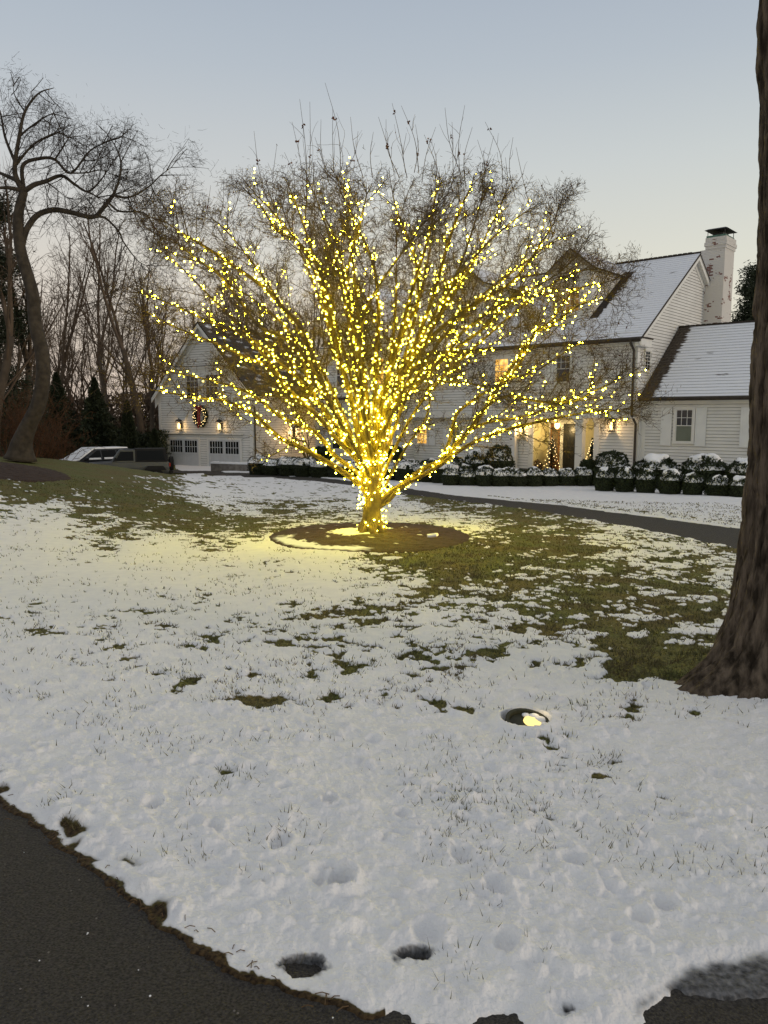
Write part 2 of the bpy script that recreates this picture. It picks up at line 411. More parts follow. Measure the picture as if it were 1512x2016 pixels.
dents = [(G(300,1592), .07, .05), (G(420,1640), .055, .04), (G(375,1632), .07, .03), (G(550,1668), .075, .05), (G(672,1742), .075, .10), (G(640,1735), .10, .045),
         (G(648,1588), .05, .05), (G(385,1515), .05, .03), (G(1350,1620), .035, .06), (G(1370,1640), .05, .03), (G(865,1565), .05, .03), (G(965,1525), .06, .03), (G(845,1845), .08, .05),
         (G(1000,1870), .07, .05), (G(200,1690), .05, .03), (G(1260,1815), .06, .04), (G(1310,1790), .06, .04), (G(905,1690), .08, .04), (G(1130,1700), .08, .04), (G(520,1450), .05, .04),
         (G(1275,1375), .05, .06), (G(735,1465), .06, .03), (G(560,1560), .05, .02), (G(80,1480), .06, .03), (G(1060,1640), .07, .03), (G(790,1610), .05, .03), (G(980,1760), .07, .04)]
well = (G(1034, 1432), .1)
TR = (at(1612, 1390, 4.75)[0], 4.75)     # big trunk foot

ang_in = np.concatenate([np.linspace(radians(-62), radians(-36.2), 110), np.linspace(radians(-36), radians(36), 640), np.linspace(radians(36.2), radians(62), 110)])
ang_out = np.concatenate([np.linspace(radians(63), radians(180), 60), np.linspace(radians(-180), radians(-63), 60)[1:]])
ang = np.concatenate([ang_in, ang_out])
rr = [.05, .4, .8]
while rr[-1] < 5: rr.append(rr[-1]*1.004 + .0004)
while rr[-1] < 36: rr.append(rr[-1]*1.0056 + .001)
while rr[-1] < 1800: rr.append(rr[-1]*1.06)
rr = np.array(rr)
RR, AA = np.meshgrid(rr, ang, indexing='ij')
GX = RR*np.sin(AA); GY = RR*np.cos(AA)
GH, SN, SO, ED, GU, GV, GC, GN, SLW = ground_field(GX, GY)
nr, na = RR.shape
idx = np.arange(nr*na).reshape(nr, na); nxt = np.roll(idx, -1, axis=1)
faces = np.stack([idx[:-1], nxt[:-1], nxt[1:], idx[1:]], -1).reshape(-1, 4)[:, ::-1]
# roof gravel-free court and lawn material
def ground_mat():
    m = bpy.data.materials.new('lawn_and_snow'); m.use_nodes = True; t = m.node_tree; b = t.nodes['Principled BSDF']
    co = N(t, 'ShaderNodeTexCoord')
    def attr(n): a = N(t, 'ShaderNodeAttribute'); a.attribute_name = n; return a.outputs['Fac']
    def noise(s, d=5):
        n = N(t, 'ShaderNodeTexNoise'); n.inputs['Scale'].default_value = s; n.inputs['Detail'].default_value = d
        t.links.new(co.outputs['Object'], n.inputs['Vector']); return n.outputs[0]
    def rampn(src, stops):
        r = N(t, 'ShaderNodeValToRGB')
        while len(r.color_ramp.elements) < len(stops): r.color_ramp.elements.new(.5)
        for e, (p, c) in zip(r.color_ramp.elements, stops): e.position = p; e.color = (*c, 1)
        t.links.new(src, r.inputs[0]); return r.outputs[0]
    def mix(f, a, c, bt='MIX'):
        x = N(t, 'ShaderNodeMix', data_type='RGBA', blend_type=bt)
        if isinstance(f, float): x.inputs['Factor'].default_value = f
        else: t.links.new(f, x.inputs['Factor'])
        t.links.new(a, x.inputs['A']); t.links.new(c, x.inputs['B']); return x.outputs['Result']
    g1 = rampn(noise(1.4), [(.35, (.135, .108, .040)), (.65, (.115, .126, .038))])
    g2 = rampn(noise(55, 3), [(.35, (.45, .45, .45)), (.65, (1.5, 1.5, 1.4))])
    grass = mix(1.0, g1, g2, 'MULTIPLY')
    snowc = rampn(noise(7), [(.3, (.80, .80, .81)), (.7, (.88, .875, .865))])
    soilc = rampn(noise(60, 4), [(.35, (.018, .011, .006)), (.65, (.085, .055, .025))])
    # break up the snow edge more finely than the vertices do
    ma = N(t, 'ShaderNodeMath', operation='MULTIPLY_ADD'); t.links.new(noise(28, 4), ma.inputs[0]); ma.inputs[1].default_value = .7; ma.inputs[2].default_value = -.35
    ad = N(t, 'ShaderNodeMath', operation='ADD'); t.links.new(attr('snow'), ad.inputs[0]); t.links.new(ma.outputs[0], ad.inputs[1])
    ms = N(t, 'ShaderNodeMapRange'); ms.inputs[1].default_value = .38; ms.inputs[2].default_value = .62; t.links.new(ad.outputs[0], ms.inputs[0])
    c = mix(ms.outputs[0], grass, snowc)
    c = mix(attr('soil'), c, soilc)
    # slush: thin wet snow over asphalt
    slc = rampn(noise(45, 8), [(.33, (.05, .05, .05)), (.7, (.20, .20, .205))])
    c = mix(attr('slush'), c, slc)
    t.links.new(c, b.inputs['Base Color'])
    b.inputs['Roughness'].default_value = .75; b.inputs['Specular IOR Level'].default_value = .15
    bp = N(t, 'ShaderNodeBump'); bp.inputs['Strength'].default_value = .8; bp.inputs['Distance'].default_value = .014
    t.links.new(noise(60, 8), bp.inputs['Height']); t.links.new(bp.outputs[0], b.inputs['Normal'])
    return m
gm = ground_mat()
lawn = npmesh('lawn', np.stack([GX, GY, GH], -1).reshape(-1, 3), faces, [gm], smooth=True)
lawn['kind'] = 'structure'; lawn['label'] = 'sloping lawn of patchy snow and olive grass'
slush_a = SLW
for nm, ar in (('snow', SN), ('soil', SO), ('slush', slush_a)):
    a = lawn.data.attributes.new(nm, 'FLOAT', 'POINT'); a.data.foreach_set('value', ar.astype(np.float32).ravel())

# asphalt sheets
def asphalt_mat():
    m = mat('asphalt', (.075, .067, .058), .75, 0, 110, (.022, .020, .018), bump=1.0, bscale=120)
    t = m.node_tree; b = t.nodes['Principled BSDF']; co = N(t, 'ShaderNodeTexCoord')
    v = N(t, 'ShaderNodeTexVoronoi'); v.inputs['Scale'].default_value = 55
    t.links.new(co.outputs['Object'], v.inputs['Vector'])
    r = N(t, 'ShaderNodeValToRGB'); r.color_ramp.elements[0].position = .03; r.color_ramp.elements[0].color = (.16, .15, .14, 1)
    r.color_ramp.elements[1].position = .09; r.color_ramp.elements[1].color = (0, 0, 0, 1)
    t.links.new(v.outputs['Distance'], r.inputs[0])
    src = b.inputs['Base Color'].links[0].from_socket
    x = N(t, 'ShaderNodeMix', data_type='RGBA', blend_type='ADD'); x.inputs['Factor'].default_value = .8
    t.links.new(src, x.inputs['A']); t.links.new(r.outputs[0], x.inputs['B']); t.links.new(x.outputs['Result'], b.inputs['Base Color'])
    return m
M['asphalt'] = asphalt_mat()
def sheet(name, x0, x1, y0, y1, st, inside, dz, m, label):
    xs = np.arange(x0, x1+st, st); ys = np.arange(y0, y1+st, st)
    X, Y = np.meshgrid(xs, ys, indexing='ij'); Z = terrain(X, Y)+dz+(fbm(X*2, Y*2, 3, 77)-.5)*.008 - (.032*sstep(.04, .2, sdpoly(X, Y, poly_near)) if name == 'driveway' else 0)
    ok = inside(X, Y); nx, ny = X.shape; ii = np.arange(nx*ny).reshape(nx, ny)
    f = np.stack([ii[:-1, :-1], ii[1:, :-1], ii[1:, 1:], ii[:-1, 1:]], -1); k = (ok[:-1, :-1] & ok[1:, 1:])
    o = npmesh(name, np.stack([X, Y, Z], -1).reshape(-1, 3), f[k], [m], smooth=True)
    o['kind'] = 'structure'; o['label'] = label
    return o
sheet('driveway', -13, 22, -6.5, 10, .05, lambda X, Y: (sdpoly(X, Y, poly_near) < .5) , 0.0, M['asphalt'], 'dark asphalt drive the viewer stands on, edged by snow')
sheet('house_drive', -20, 20, 8, 60, .2, lambda X, Y: sdpoly(X, Y, poly_drive) < .35, 0.0, M['asphalt'], 'narrow asphalt drive curving past the hedge to the garage')

# mulch ring
def mulch(name, c, rx, ry, label, snowfn=None):
    rs = np.linspace(0, 1.04, 46); an = np.linspace(0, 2*pi, 160, endpoint=False)
    Rm, Am = np.meshgrid(rs, an, indexing='ij'); X = c[0]+Rm*rx*np.cos(Am); Y = c[1]+Rm*ry*np.sin(Am)
    Z = terrain(X, Y)+.012+.08*(1-Rm**2)+(fbm(X*14, Y*14, 3, 5)-.5)*.05 - sstep(.97, 1.04, Rm)*.05
    s = np.zeros(X.shape)
    if snowfn is not None: s = snowfn(X, Y); Z = Z+s*.008
    ii = np.arange(X.size).reshape(X.shape); nx = np.roll(ii, -1, axis=1)
    f = np.stack([ii[:-1], ii[1:], nx[1:], nx[:-1]], -1).reshape(-1, 4)
    m = bpy.data.materials.new('mulch'); m.use_nodes = True; t = m.node_tree; b = t.nodes['Principled BSDF']
    co = N(t, 'ShaderNodeTexCoord'); n = N(t, 'ShaderNodeTexNoise'); n.inputs['Scale'].default_value = 40; n.inputs['Detail'].default_value = 6
    t.links.new(co.outputs['Object'], n.inputs['Vector'])
    r = N(t, 'ShaderNodeValToRGB'); r.color_ramp.elements[0].position = .35; r.color_ramp.elements[1].position = .7
    r.color_ramp.elements[0].color = (.008, .003, .001, 1); r.color_ramp.elements[1].color = (.070, .030, .011, 1)
    t.links.new(n.outputs[0], r.inputs[0]); a = N(t, 'ShaderNodeAttribute'); a.attribute_name = 'snow'
    x = N(t, 'ShaderNodeMix', data_type='RGBA'); x.inputs['B'].default_value = (.85, .86, .88, 1)
    t.links.new(a.outputs['Fac'], x.inputs['Factor']); t.links.new(r.outputs[0], x.inputs['A']); t.links.new(x.outputs['Result'], b.inputs['Base Color'])
    b.inputs['Roughness'].default_value = .9
    o = npmesh(name, np.stack([X, Y, Z], -1).reshape(-1, 3), f, [m], smooth=True)
    at_ = o.data.attributes.new('snow', 'FLOAT', 'POINT'); at_.data.foreach_set('value', s.astype(np.float32).ravel())
    o['kind'] = 'structure'; o['label'] = label
def ms(X, Y):
    u, v = proj(X, Y, terrain(X, Y))
    nn = (fbm(X*5, Y*5, 4, 3)-.5)
    bx_ = (X-BED_C[0])/BED_R[0]; by_ = (Y-BED_C[1])/BED_R[1]; q_ = np.hypot(bx_, by_); an_ = np.degrees(np.arctan2(by_, bx_)) % 360
    a = sstep(.76, .80, q_+nn*.2)*(1-sstep(.93, .96, q_+nn*.05))*sstep(188, 196, an_+nn*20)*(1-sstep(262, 272, an_+nn*30))
    b2 = sstep(0, .04, .5-np.hypot((u-690)/75, (v-1055)/14)+nn*.6)
    c2 = sstep(.80, .83, fbm(X*6, Y*6, 3, 15))
    return np.clip(a+b2+c2, 0, 1)
mulch('mulch_bed', BED_C, BED_R[0], BED_R[1], 'round brown mulch bed under the lit tree with thin snow on its left', ms)
mulch('mulch_bed', (bed2_c[0]-.4, bed2_c[1]), 2.1, 2.4, 'brown mulch bed at the foot of the crooked tree')

# grass blades poking through the snow (uncountable: one object)
rng = np.random.default_rng(7)
def blades(n, rmax, name, hgt):
    q = np.exp(rng.uniform(np.log(1.6), np.log(rmax), n)); a = rng.uniform(radians(-33), radians(33), n)
    # clump them
    X = q*np.sin(a); Y = q*np.cos(a); 
    h, s, so, e, u, v, g, nn, sw_ = ground_field(X, Y)
    dn = sdpoly(X, Y, poly_near); R_ = np.hypot(X, Y)
    p = np.clip((1-s)*1.0 + np.exp(-np.maximum(nn-(g*.88+.025), 0)/.06)*.8*(g > .015), 0, 1)*sstep(-.02, .08, g+.02) + so*.12
    cl = sstep(.45, .65, fbm(X*8, Y*8, 2, 55))
    p = np.clip(p*(.2+.8*cl)+.05*(R_ > 2.6)*sstep(.5, .62, fbm(X*3.5, Y*3.5, 3, 66)), 0, 1)
    ok = (rng.uniform(0, 1, n) < p) & (dn > .05) & (e > .2) & (np.hypot((X-BED_C[0])/BED_R[0], (Y-BED_C[1])/BED_R[1]) > 1.02) & (v > 915)
    X, Y, h, q = X[ok], Y[ok], h[ok], q[ok]; n = len(X)
    L = hgt*rng.uniform(.35, 1.25, n); wd = np.maximum(.0015, q*.0007)*rng.uniform(.8, 1.5, n)
    an = rng.uniform(0, 2*pi, n); le = rng.uniform(.1, 1.0, n)*L; la = rng.uniform(0, 2*pi, n)
    P = np.stack([X, Y, h-.008], -1); wv = np.stack([np.cos(an)*wd, np.sin(an)*wd, np.zeros(n)], -1)
    tip = P+np.stack([np.cos(la)*le, np.sin(la)*le, L], -1)
    V = np.stack([P-wv, P+wv, tip], 1).reshape(-1, 3); f = np.arange(3*n).reshape(-1, 3)
    ms_ = [mat('grass_blade', (.095, .100, .036), .7, 0, 2.5, (.13, .10, .05)), ]
    o = npmesh(name, V, f, ms_)
    return tag(o, 'short olive grass blades showing through the snow', 'grass', kind='stuff')
blades(520000, 24, 'grass', .038)

# ------------------------------------------------------------------ building helpers
class Frame:
    def __init__(s, px, Y, zg, ang):
        p = at(px, 820, Y); s.o = Vector((p[0], p[1], zg)); s.ang = ang
        s.a = Vector((cos(ang), sin(ang), 0)); s.g = Vector((-sin(ang), cos(ang), 0))
    def hp(s, px, py, w):                       # ray with plane local y = w
        d = Vector(ray(px, py)); e = Vector((0, 0, EZ)); n = s.g
        t = ((s.o + s.g*w) - e).dot(n)/d.dot(n); q = e+d*t-s.o
        return q.dot(s.a), q.z
    def hq(s, px, py, x):                       # ray with plane local x = x
        d = Vector(ray(px, py)); e = Vector((0, 0, EZ)); n = s.a
        t = ((s.o + s.a*x) - e).dot(n)/d.dot(n); q = e+d*t-s.o
        return q.dot(s.g), q.z
    def world(s, x, y, z): return s.o + s.a*x + s.g*y + Vector((0, 0, z))

def clap(mb, O, U, Nn, poly, m, ex=.135, t=.028):
    """clapboards over a convex polygon poly[(u,z)] on the plane through O"""
    O = Vector(O); U = Vector(U); Nn = Vector(Nn)
    zs = [p[1] for p in poly]; z0, z1 = min(zs), max(zs)
    def span(z):
        xs = []
        for i in range(len(poly)):
            (a, b), (c, d) = poly[i], poly[(i+1) % len(poly)]
            if abs(b-d) < 1e-9:
                if abs(z-b) < 1e-6: xs += [a, c]
            elif min(b, d)-1e-9 <= z <= max(b, d)+1e-9: xs.append(a+(c-a)*(z-b)/(d-b))
        return (min(xs), max(xs)) if xs else None
    def P(u, z, o): return O+U*u+Vector((0, 0, z))+Nn*o
    brk = sorted(set([z0, z1]+zs)); rows = []
    z = z0
    while z < z1-1e-4:
        zn = min(z+ex, z1)
        a = span(z+1e-5); b = span(zn-1e-5)
        if a and b:
            mb.face([P(a[0], z, t), P(a[1], z, t), P(b[1], zn, .004), P(b[0], zn, .004)], m)
            mb.face([P(a[0], z-.016, .010), P(a[1], z-.016, .010), P(a[1], z, t), P(a[0], z, t)], M['siding_shadow'])  # lip below the board, coloured dark to draw its shadow line
        z = zn

def shingle_mat(name, bare=.0, edge=0.6, lines=.5):
    m = bpy.data.materials.new(name); m.use_nodes = True; t = m.node_tree; b = t.nodes['Principled BSDF']
    uv = N(t, 'ShaderNodeUVMap'); uv.uv_map = 'uv'; sp = N(t, 'ShaderNodeSeparateXYZ'); t.links.new(uv.outputs[0], sp.inputs[0])
    def noise(s, d=4, vs=None):
        n = N(t, 'ShaderNodeTexNoise'); n.inputs['Scale'].default_value = s; n.inputs['Detail'].default_value = d
        if vs:
            mp = N(t, 'ShaderNodeMapping'); mp.inputs['Scale'].default_value = vs; t.links.new(uv.outputs[0], mp.inputs[0]); t.links.new(mp.outputs[0], n.inputs['Vector'])
        else: t.links.new(uv.outputs[0], n.inputs['Vector'])
        return n.outputs[0]
    def M2(op, a, b_=None, c=None):
        x = N(t, 'ShaderNodeMath', operation=op)
        for i, q in enumerate((a, b_, c)):
            if q is None: continue
            if isinstance(q, (int, float)): x.inputs[i].default_value = q
            else: t.links.new(q, x.inputs[i])
        return x.outputs[0]
    # snow where the distance from the sheltered edge beats a noise, and a general noise is above a level
    de = M2('ADD', sp.outputs['X'], M2('MULTIPLY_ADD', noise(3.5, 4, (.35, 2.2, 1)), -.9, .45))
    m1 = N(t, 'ShaderNodeMapRange'); m1.inputs[1].default_value = edge-.04; m1.inputs[2].default_value = edge+.04; t.links.new(de, m1.inputs[0])
    gn = N(t, 'ShaderNodeMapRange'); gn.inputs[1].default_value = bare; gn.inputs[2].default_value = bare+.08; t.links.new(noise(.8, 6, (1, 3, 1)), gn.inputs[0])
    # butts of the courses show between the snow
    fr = M2('FRACT', M2('DIVIDE', sp.outputs['Y'], .21))
    ln = N(t, 'ShaderNodeMapRange'); ln.inputs[1].default_value = .06; ln.inputs[2].default_value = .22; ln.inputs[3].default_value = 1-lines; ln.inputs[4].default_value = 1
    t.links.new(M2('ADD', fr, M2('MULTIPLY_ADD', noise(2.5, 4, (1, 2, 1)), .5, -.25)), ln.inputs[0])
    f = M2('MULTIPLY', M2('MULTIPLY', m1.outputs[0], gn.outputs[0]), ln.outputs[0])
    sh = N(t, 'ShaderNodeValToRGB'); sh.color_ramp.elements[0].position = .35; sh.color_ramp.elements[1].position = .65
    sh.color_ramp.elements[0].color = (.045, .036, .028, 1); sh.color_ramp.elements[1].color = (.11, .09, .07, 1); t.links.new(noise(9, 4, (1, 1, 1)), sh.inputs[0])
    x = N(t, 'ShaderNodeMix', data_type='RGBA'); x.inputs['B'].default_value = (.80, .82, .86, 1)
    t.links.new(f, x.inputs['Factor']); t.links.new(sh.outputs[0], x.inputs['A']); t.links.new(x.outputs['Result'], b.inputs['Base Color'])
    b.inputs['Roughness'].default_value = .8; b.inputs['Specular IOR Level'].default_value = .15
    return m
M['roof_main'] = shingle_mat('snowy_shingles', .25, .15, .16)
M['roof_wing'] = shingle_mat('snowy_wing_shingles', .26, .62, .26)
M['roof_gar'] = shingle_mat('mossy_shingles', .56, .3, .25)
M['shingle_edge'] = mat('shingle_edge', (.05, .04, .032), .9, .4, 8)

def roof_slope(name, parent, A, B, Cc, D, m, th=.10, step=.21, smat=None):
    """A,B eave left/right ; Cc,D ridge right/left. Shingle courses as steps."""
    A, B, Cc, D = map(Vector, (A, B, Cc, D)); up_l = ((D-A).length+(Cc-B).length)/2; n = max(2, int(up_l/step)); bt_h = .008 if m is M['roof_main'] else .013
    nrm = (B-A).cross(D-A).normalized()
    if nrm.z < 0: nrm = -nrm
    v = []; f = []; uv = []; mi = []
    L = (B-A).length
    for k in range(n):
        a, b = k/n, (k+1)/n
        p = [A.lerp(D, a)+nrm*bt_h, B.lerp(Cc, a)+nrm*bt_h, B.lerp(Cc, b)+nrm*.003, A.lerp(D, b)+nrm*.003]
        q = [A.lerp(D, a), B.lerp(Cc, a)]
        i = len(v); v += p; f.append((i, i+1, i+2, i+3)); uv += [(0, a*up_l), (L, a*up_l), (L, b*up_l), (0, b*up_l)]; mi.append(0)
        i = len(v); v += [q[0], q[1], p[1], p[0]]; f.append((i, i+1, i+2, i+3)); uv += [(0, a*up_l)]*4; mi.append(1)
    i = len(v); lo = [P-nrm*th for P in (A, B, Cc, D)]; hi = [P-nrm*.001 for P in (A, B, Cc, D)]
    v += lo+hi
    for qd in ((0, 3, 2, 1), (0, 1, 5, 4), (1, 2, 6, 5), (2, 3, 7, 6), (3, 0, 4, 7)):
        f.append(tuple(i+j for j in qd)); uv += [(0, 0)]*4; mi.append(2 if qd == (0, 3, 2, 1) else 1)
    me = bpy.data.meshes.new(name); me.from_pydata([tuple(p) for p in v], [], f)
    me.materials.append(m); me.materials.append(M['shingle_edge']); me.materials.append(M['roof_under'])
    me.polygons.foreach_set('material_index', mi)
    ul = me.uv_layers.new(name='uv'); ul.data.foreach_set('uv', np.array(uv, np.float32).ravel())
    me.update(); return link(name, me, parent)

def obox(mb, O, U, Nn, u0, u1, o0, o1, z0, z1, m):
    O = Vector(O); U = Vector(U); Nn = Vector(Nn); Z = Vector((0, 0, 1))
    P = lambda u, o, z: O+U*u+Nn*o+Z*z
    mb.hexa([P(u0,o0,z0), P(u1,o0,z0), P(u1,o1,z0), P(u0,o1,z0), P(u0,o0,z1), P(u1,o0,z1), P(u1,o1,z1), P(u0,o1,z1)], m)

def window(parent, O, U, Nn, u0, u1, z0, z1, lit=None, shade=False, cols=3, rows=2, casing=.09, lower_rows=0, label=None):
    """double-hung window: frame > pane"""
    O = Vector(O)+Vector(Nn)*.017
    mb = MB(); T = M['trim']
    B = lambda a, b, o0, o1, c, d, m=T: obox(mb, O, U, Nn, a, b, o0, o1, c, d, m)
    B(u0-casing, u0, -.02, .055, z0-.02, z1); B(u1, u1+casing, -.02, .055, z0-.02, z1)
    B(u0-casing-.02, u1+casing+.02, -.02, .07, z1, z1+casing); B(u0-casing-.03, u1+casing+.03, -.02, .09, z0-.08, z0-.02)
    zm = (z0+z1)/2; s = .035
    B(u0, u1, .0, .047, zm-s/2, zm+s/2)
    B(u0, u1, .0, .040, z1-s, z1-.001); B(u0, u1, .0, .040, z0-.019, z0+s)
    B(u0+.001, u0+s, .0, .039, z0+s, z1-s); B(u1-s, u1-.001, .0, .039, z0+s, z1-s)
    def grid(za, zb, c, r):
        for i in range(1, c): q = u0+(u1-u0)*i/c; B(q-.011, q+.011, .0, .034, za, zb)
        for j in range(1, r): q = za+(zb-za)*j/r; B(u0+s, u1-s, .0, .033, q-.011, q+.011)
    grid(zm+s/2, z1-s, cols, rows)
    if lower_rows: grid(z0+s, zm-s/2, cols, lower_rows)
    fr = mb.build('window', parent)
    if label: fr['label'] = label
    pb = MB(); pm = M[lit] if lit else M['glass']
    obox(pb, O, U, Nn, u0, u1, .012, .026, zm, z1, pm)
    obox(pb, O, U, Nn, u0, u1, .012, .025, z0-.01, zm-.001, M['shade'] if shade else pm)
    pb.build('pane', fr)
    return fr
def shutter(parent, O, U, Nn, u0, u1, z0, z1, label=None):
    O = Vector(O)+Vector(Nn)*.008; mb = MB(); m = M['shutter']
    obox(mb, O, U, Nn, u0, u1, .026, .055, z0, z1, m); s = .05
    zm = z0+(z1-z0)*.5
    for a, b, c, d in ((u0, u0+s, z0, z1), (u1-s, u1, z0, z1), (u0+s, u1-s, z1-s, z1), (u0+s, u1-s, z0, z0+s*1.4), (u0+s, u1-s, zm-s/2, zm+s/2)):
        obox(mb, O, U, Nn, a, b, .053, .072, c, d, m)
    return mb.build('shutter', parent)

# ------------------------------------------------------------------ MAIN HOUSE
H = Frame(1250, 33.0, -1.25, radians(-41.5))
hz = lambda px, py, w: H.hp(px, py, w)
X_, Y_, Z_ = Vector((1,0,0)), Vector((0,1,0)), Vector((0,0,1))
NF = Vector((0,-1,0))            # outward normal of the front
house = thing('house', 'large white clapboard house with snowy roofs, dormers, porch and right-hand wing', 'house', H.o, H.ang)
zE = hz(1250, 664, -.4)[1]-.02
zW = zE+.30
RW = 6.0; DW = 12.0
zR = H.hq(1362, 490, .3)[1]
pitch = (zR-zE)/(RW+.4)
zB = 3.02; SB = .45
xL = hz(783, 750, 0)[0]
xLL = xL-6.5
# recess of the porch
r0 = hz(1047, 880, SB)[0]; r1 = hz(1176, 880, SB)[0]; RD = 1.9
mb = MB(); S = M['siding']
clap(mb, (0,0,0), X_, NF, [(xLL, zB), (0, zB), (0, zW), (xLL, zW)], S)
mb.build('wall', house)
mb = MB()
clap(mb, (0,SB,0), X_, NF, [(xLL, .35), (r0, .35), (r0, zB-.02), (xLL, zB-.02)], S)
clap(mb, (0,SB,0), X_, NF, [(r1, .35), (0, .35), (0, zB-.02), (r1, zB-.02)], S)
mb.box(xLL, r0, SB-.015, SB+.3, -.6, .35, M['stone']); mb.box(r1, 0, SB-.015, SB+.3, -.6, .35, M['stone'])
mb.build('wall', house)
mb = MB()
clap(mb, (0,0,0), Y_, X_, [(0, zB), (DW, zB), (DW, zW), (RW, zR-.12), (0, zW)], S)
clap(mb, (0,0,0), Y_, X_, [(SB, -.2), (DW, -.2), (DW, zB), (SB, zB)], S)
mb.build('wall', house)
mb = MB()
mb.face([(0, DW, -.5), (xLL, DW, -.5), (xLL, DW, zW), (0, DW, zW)], S); mb.face([(xLL, 0, -.5), (xLL, DW, -.5), (xLL, DW, zW), (xLL, RW, zR-.1), (xLL, 0, zW)], S)
mb.face([(xLL, SB+.01, -.3), (r0, SB+.01, -.3), (r0, SB+.01, zB), (xLL, SB+.01, zB)], S)
mb.face([(r1, SB+.01, -.3), (0, SB+.01, -.3), (0, SB+.01, zB), (r1, SB+.01, zB)], S)
mb.face([(xLL, .01, zB), (-.01, .01, zB), (-.01, .01, zW), (xLL, .01, zW)], S)
mb.face([(-.01, .01, zB), (-.01, DW, zB), (-.01, DW, zW), (-.01, RW, zR-.13), (-.01, .01, zW)], S)
mb.face([(-.01, SB+.01, -.3), (-.01, DW, -.3), (-.01, DW, zB), (-.01, SB+.01, zB)], S)
mb.build('wall', house)
# trim: band, soffit, corner boards, frieze
mb = MB(); T = M['trim']
mb.box(xLL, .03, -.04, -.001, zB-.24, zB+.06, T)
mb.box(xLL, .028, -.001, SB+.0, zB-.05, zB-.01, T)
mb.box(-.22, .030, -.034, -.001, zB+.06, zW-.05, T); mb.box(.001, .034, -.03, .16, zB+.06, zW-.05, T)
mb.box(-.22, .030, SB-.034, SB-.001, -.2, zB-.06, T); mb.box(.001, .034, SB-.03, SB+.18, -.2, zB-.06, T)
mb.box(xL, -.23, -.03, -.001, zW-.34, zW-.04, T)
mb.build('trim', house)
roof_slope('roof', house, (xLL, -.4, zE), (.30, -.4, zE), (.30, RW, zR), (xLL, RW, zR), M['roof_main'])
roof_slope('roof', house, (xLL, DW+.4, zE), (.30, DW+.4, zE), (.30, RW+.001, zR), (xLL, RW+.001, zR), M['roof_main'])
mb = MB(); mb.tube([(xLL, RW, zR+.02), (.31, RW, zR+.02)], .055, M['shingle_edge'], 8)
for i in range(60): mb.box(-.28-i*.24, -.10-i*.24, RW-.07, RW+.07, zR+.03, zR+.085, M['shingle_edge'])
mb.build('ridge_cap', house)
# rake boards on the right gable: fascia, soffit and frieze
mb = MB()
for sgn, w0, w1 in ((1, -.4, RW), (-1, DW+.4, RW)):
    za, zb_ = zE-.11, zR-.11
    P = lambda x, w, z: (x, w, z)
    mb.hexa([P(.24,w0,za-.22), P(.27,w0,za-.22), P(.27,w1,zb_-.22), P(.24,w1,zb_-.22), P(.24,w0,za+.02), P(.27,w0,za+.02), P(.27,w1,zb_+.02), P(.24,w1,zb_+.02)], T)
    mb.hexa([P(.03,w0,za-.12), P(.238,w0,za-.12), P(.238,w1,zb_-.12), P(.03,w1,zb_-.12), P(.03,w0,za-.08), P(.238,w0,za-.08), P(.238,w1,zb_-.08), P(.03,w1,zb_-.08)], T)
    mb.hexa([P(.001,w0+.3*sgn,za-.42+.3*pitch), P(.055,w0+.3*sgn,za-.42+.3*pitch), P(.055,w1,zb_-.42), P(.001,w1,zb_-.42), P(.001,w0+.3*sgn,za-.125+.3*pitch), P(.055,w0+.3*sgn,za-.125+.3*pitch), P(.055,w1,zb_-.125), P(.001,w1,zb_-.125)], T)
mb.box(.035, .30, -.36, .75, zE-.34, zE-.02, T); mb.box(.03, .34, -.40, .82, zE-.02, zE+.04, M['shingle_edge'])
mb.build('rake_board', house)
mb = MB(); mb.tube([(xL, -.47, zE-.03), (.30, -.47, zE-.03)], .065, M['gutter'], 8); mb.box(xL, .29, -.42, -.39, zE-.16, zE-.01, M['gutter'])
mb.box(xL, -.0, -.38, -.036, zE-.16, zE-.12, T)
mb.build('gutter', house)
mb = MB(); mb.tube([(-.12, -.47, zE-.05), (-.12, -.45, zE-.22), (-.10, -.13, zE-.5), (-.10, -.11, zB+.15), (-.10, -.11, zB-.1), (-.10, SB-.11, zB-.5), (-.10, SB-.11, .1)], .055, M['gutter'], 8)
mb.build('downspout', house)

# windows of the main front
def win_px(parent, fr, w, x0, x1, y0, y1, **k):
    ym = (y0+y1)/2; a = fr.hp(x0, ym, w)[0]; b = fr.hp(x1, ym, w)[0]; xm = (x0+x1)/2
    z1 = fr.hp(xm, y0, w)[1]; z0 = fr.hp(xm, y1, w)[1]
    wn = window(parent, (0, w, 0), X_, NF, a, b, z0, z1, **k)
    return a, b, z0, z1
def with_shutters(parent, fr, w, x0, x1, y0, y1, sw=.42, left=True, right=True, **k):
    a, b, z0, z1 = win_px(parent, fr, w, x0, x1, y0, y1, **k)
    if left: shutter(parent, (0, w, 0), X_, NF, a-.13-sw, a-.13, z0-.06, z1+.04)
    if right: shutter(parent, (0, w, 0), X_, NF, b+.13, b+.13+sw, z0-.06, z1+.04)
with_shutters(house, H, 0, 883, 909, 712, 760, lit='lit_dim', shade=True)
with_shutters(house, H, 0, 975, 1002, 706, 757, lit='lit', label='second floor window lit orange')
with_shutters(house, H, 0, 1096, 1124, 699, 753)
with_shutters(house, H, SB, 822, 842, 838, 874, lit='lit', lower_rows=2, label='ground floor window lit yellow')
with_shutters(house, H, SB, 891, 913, 838, 878, lit='lit_green')
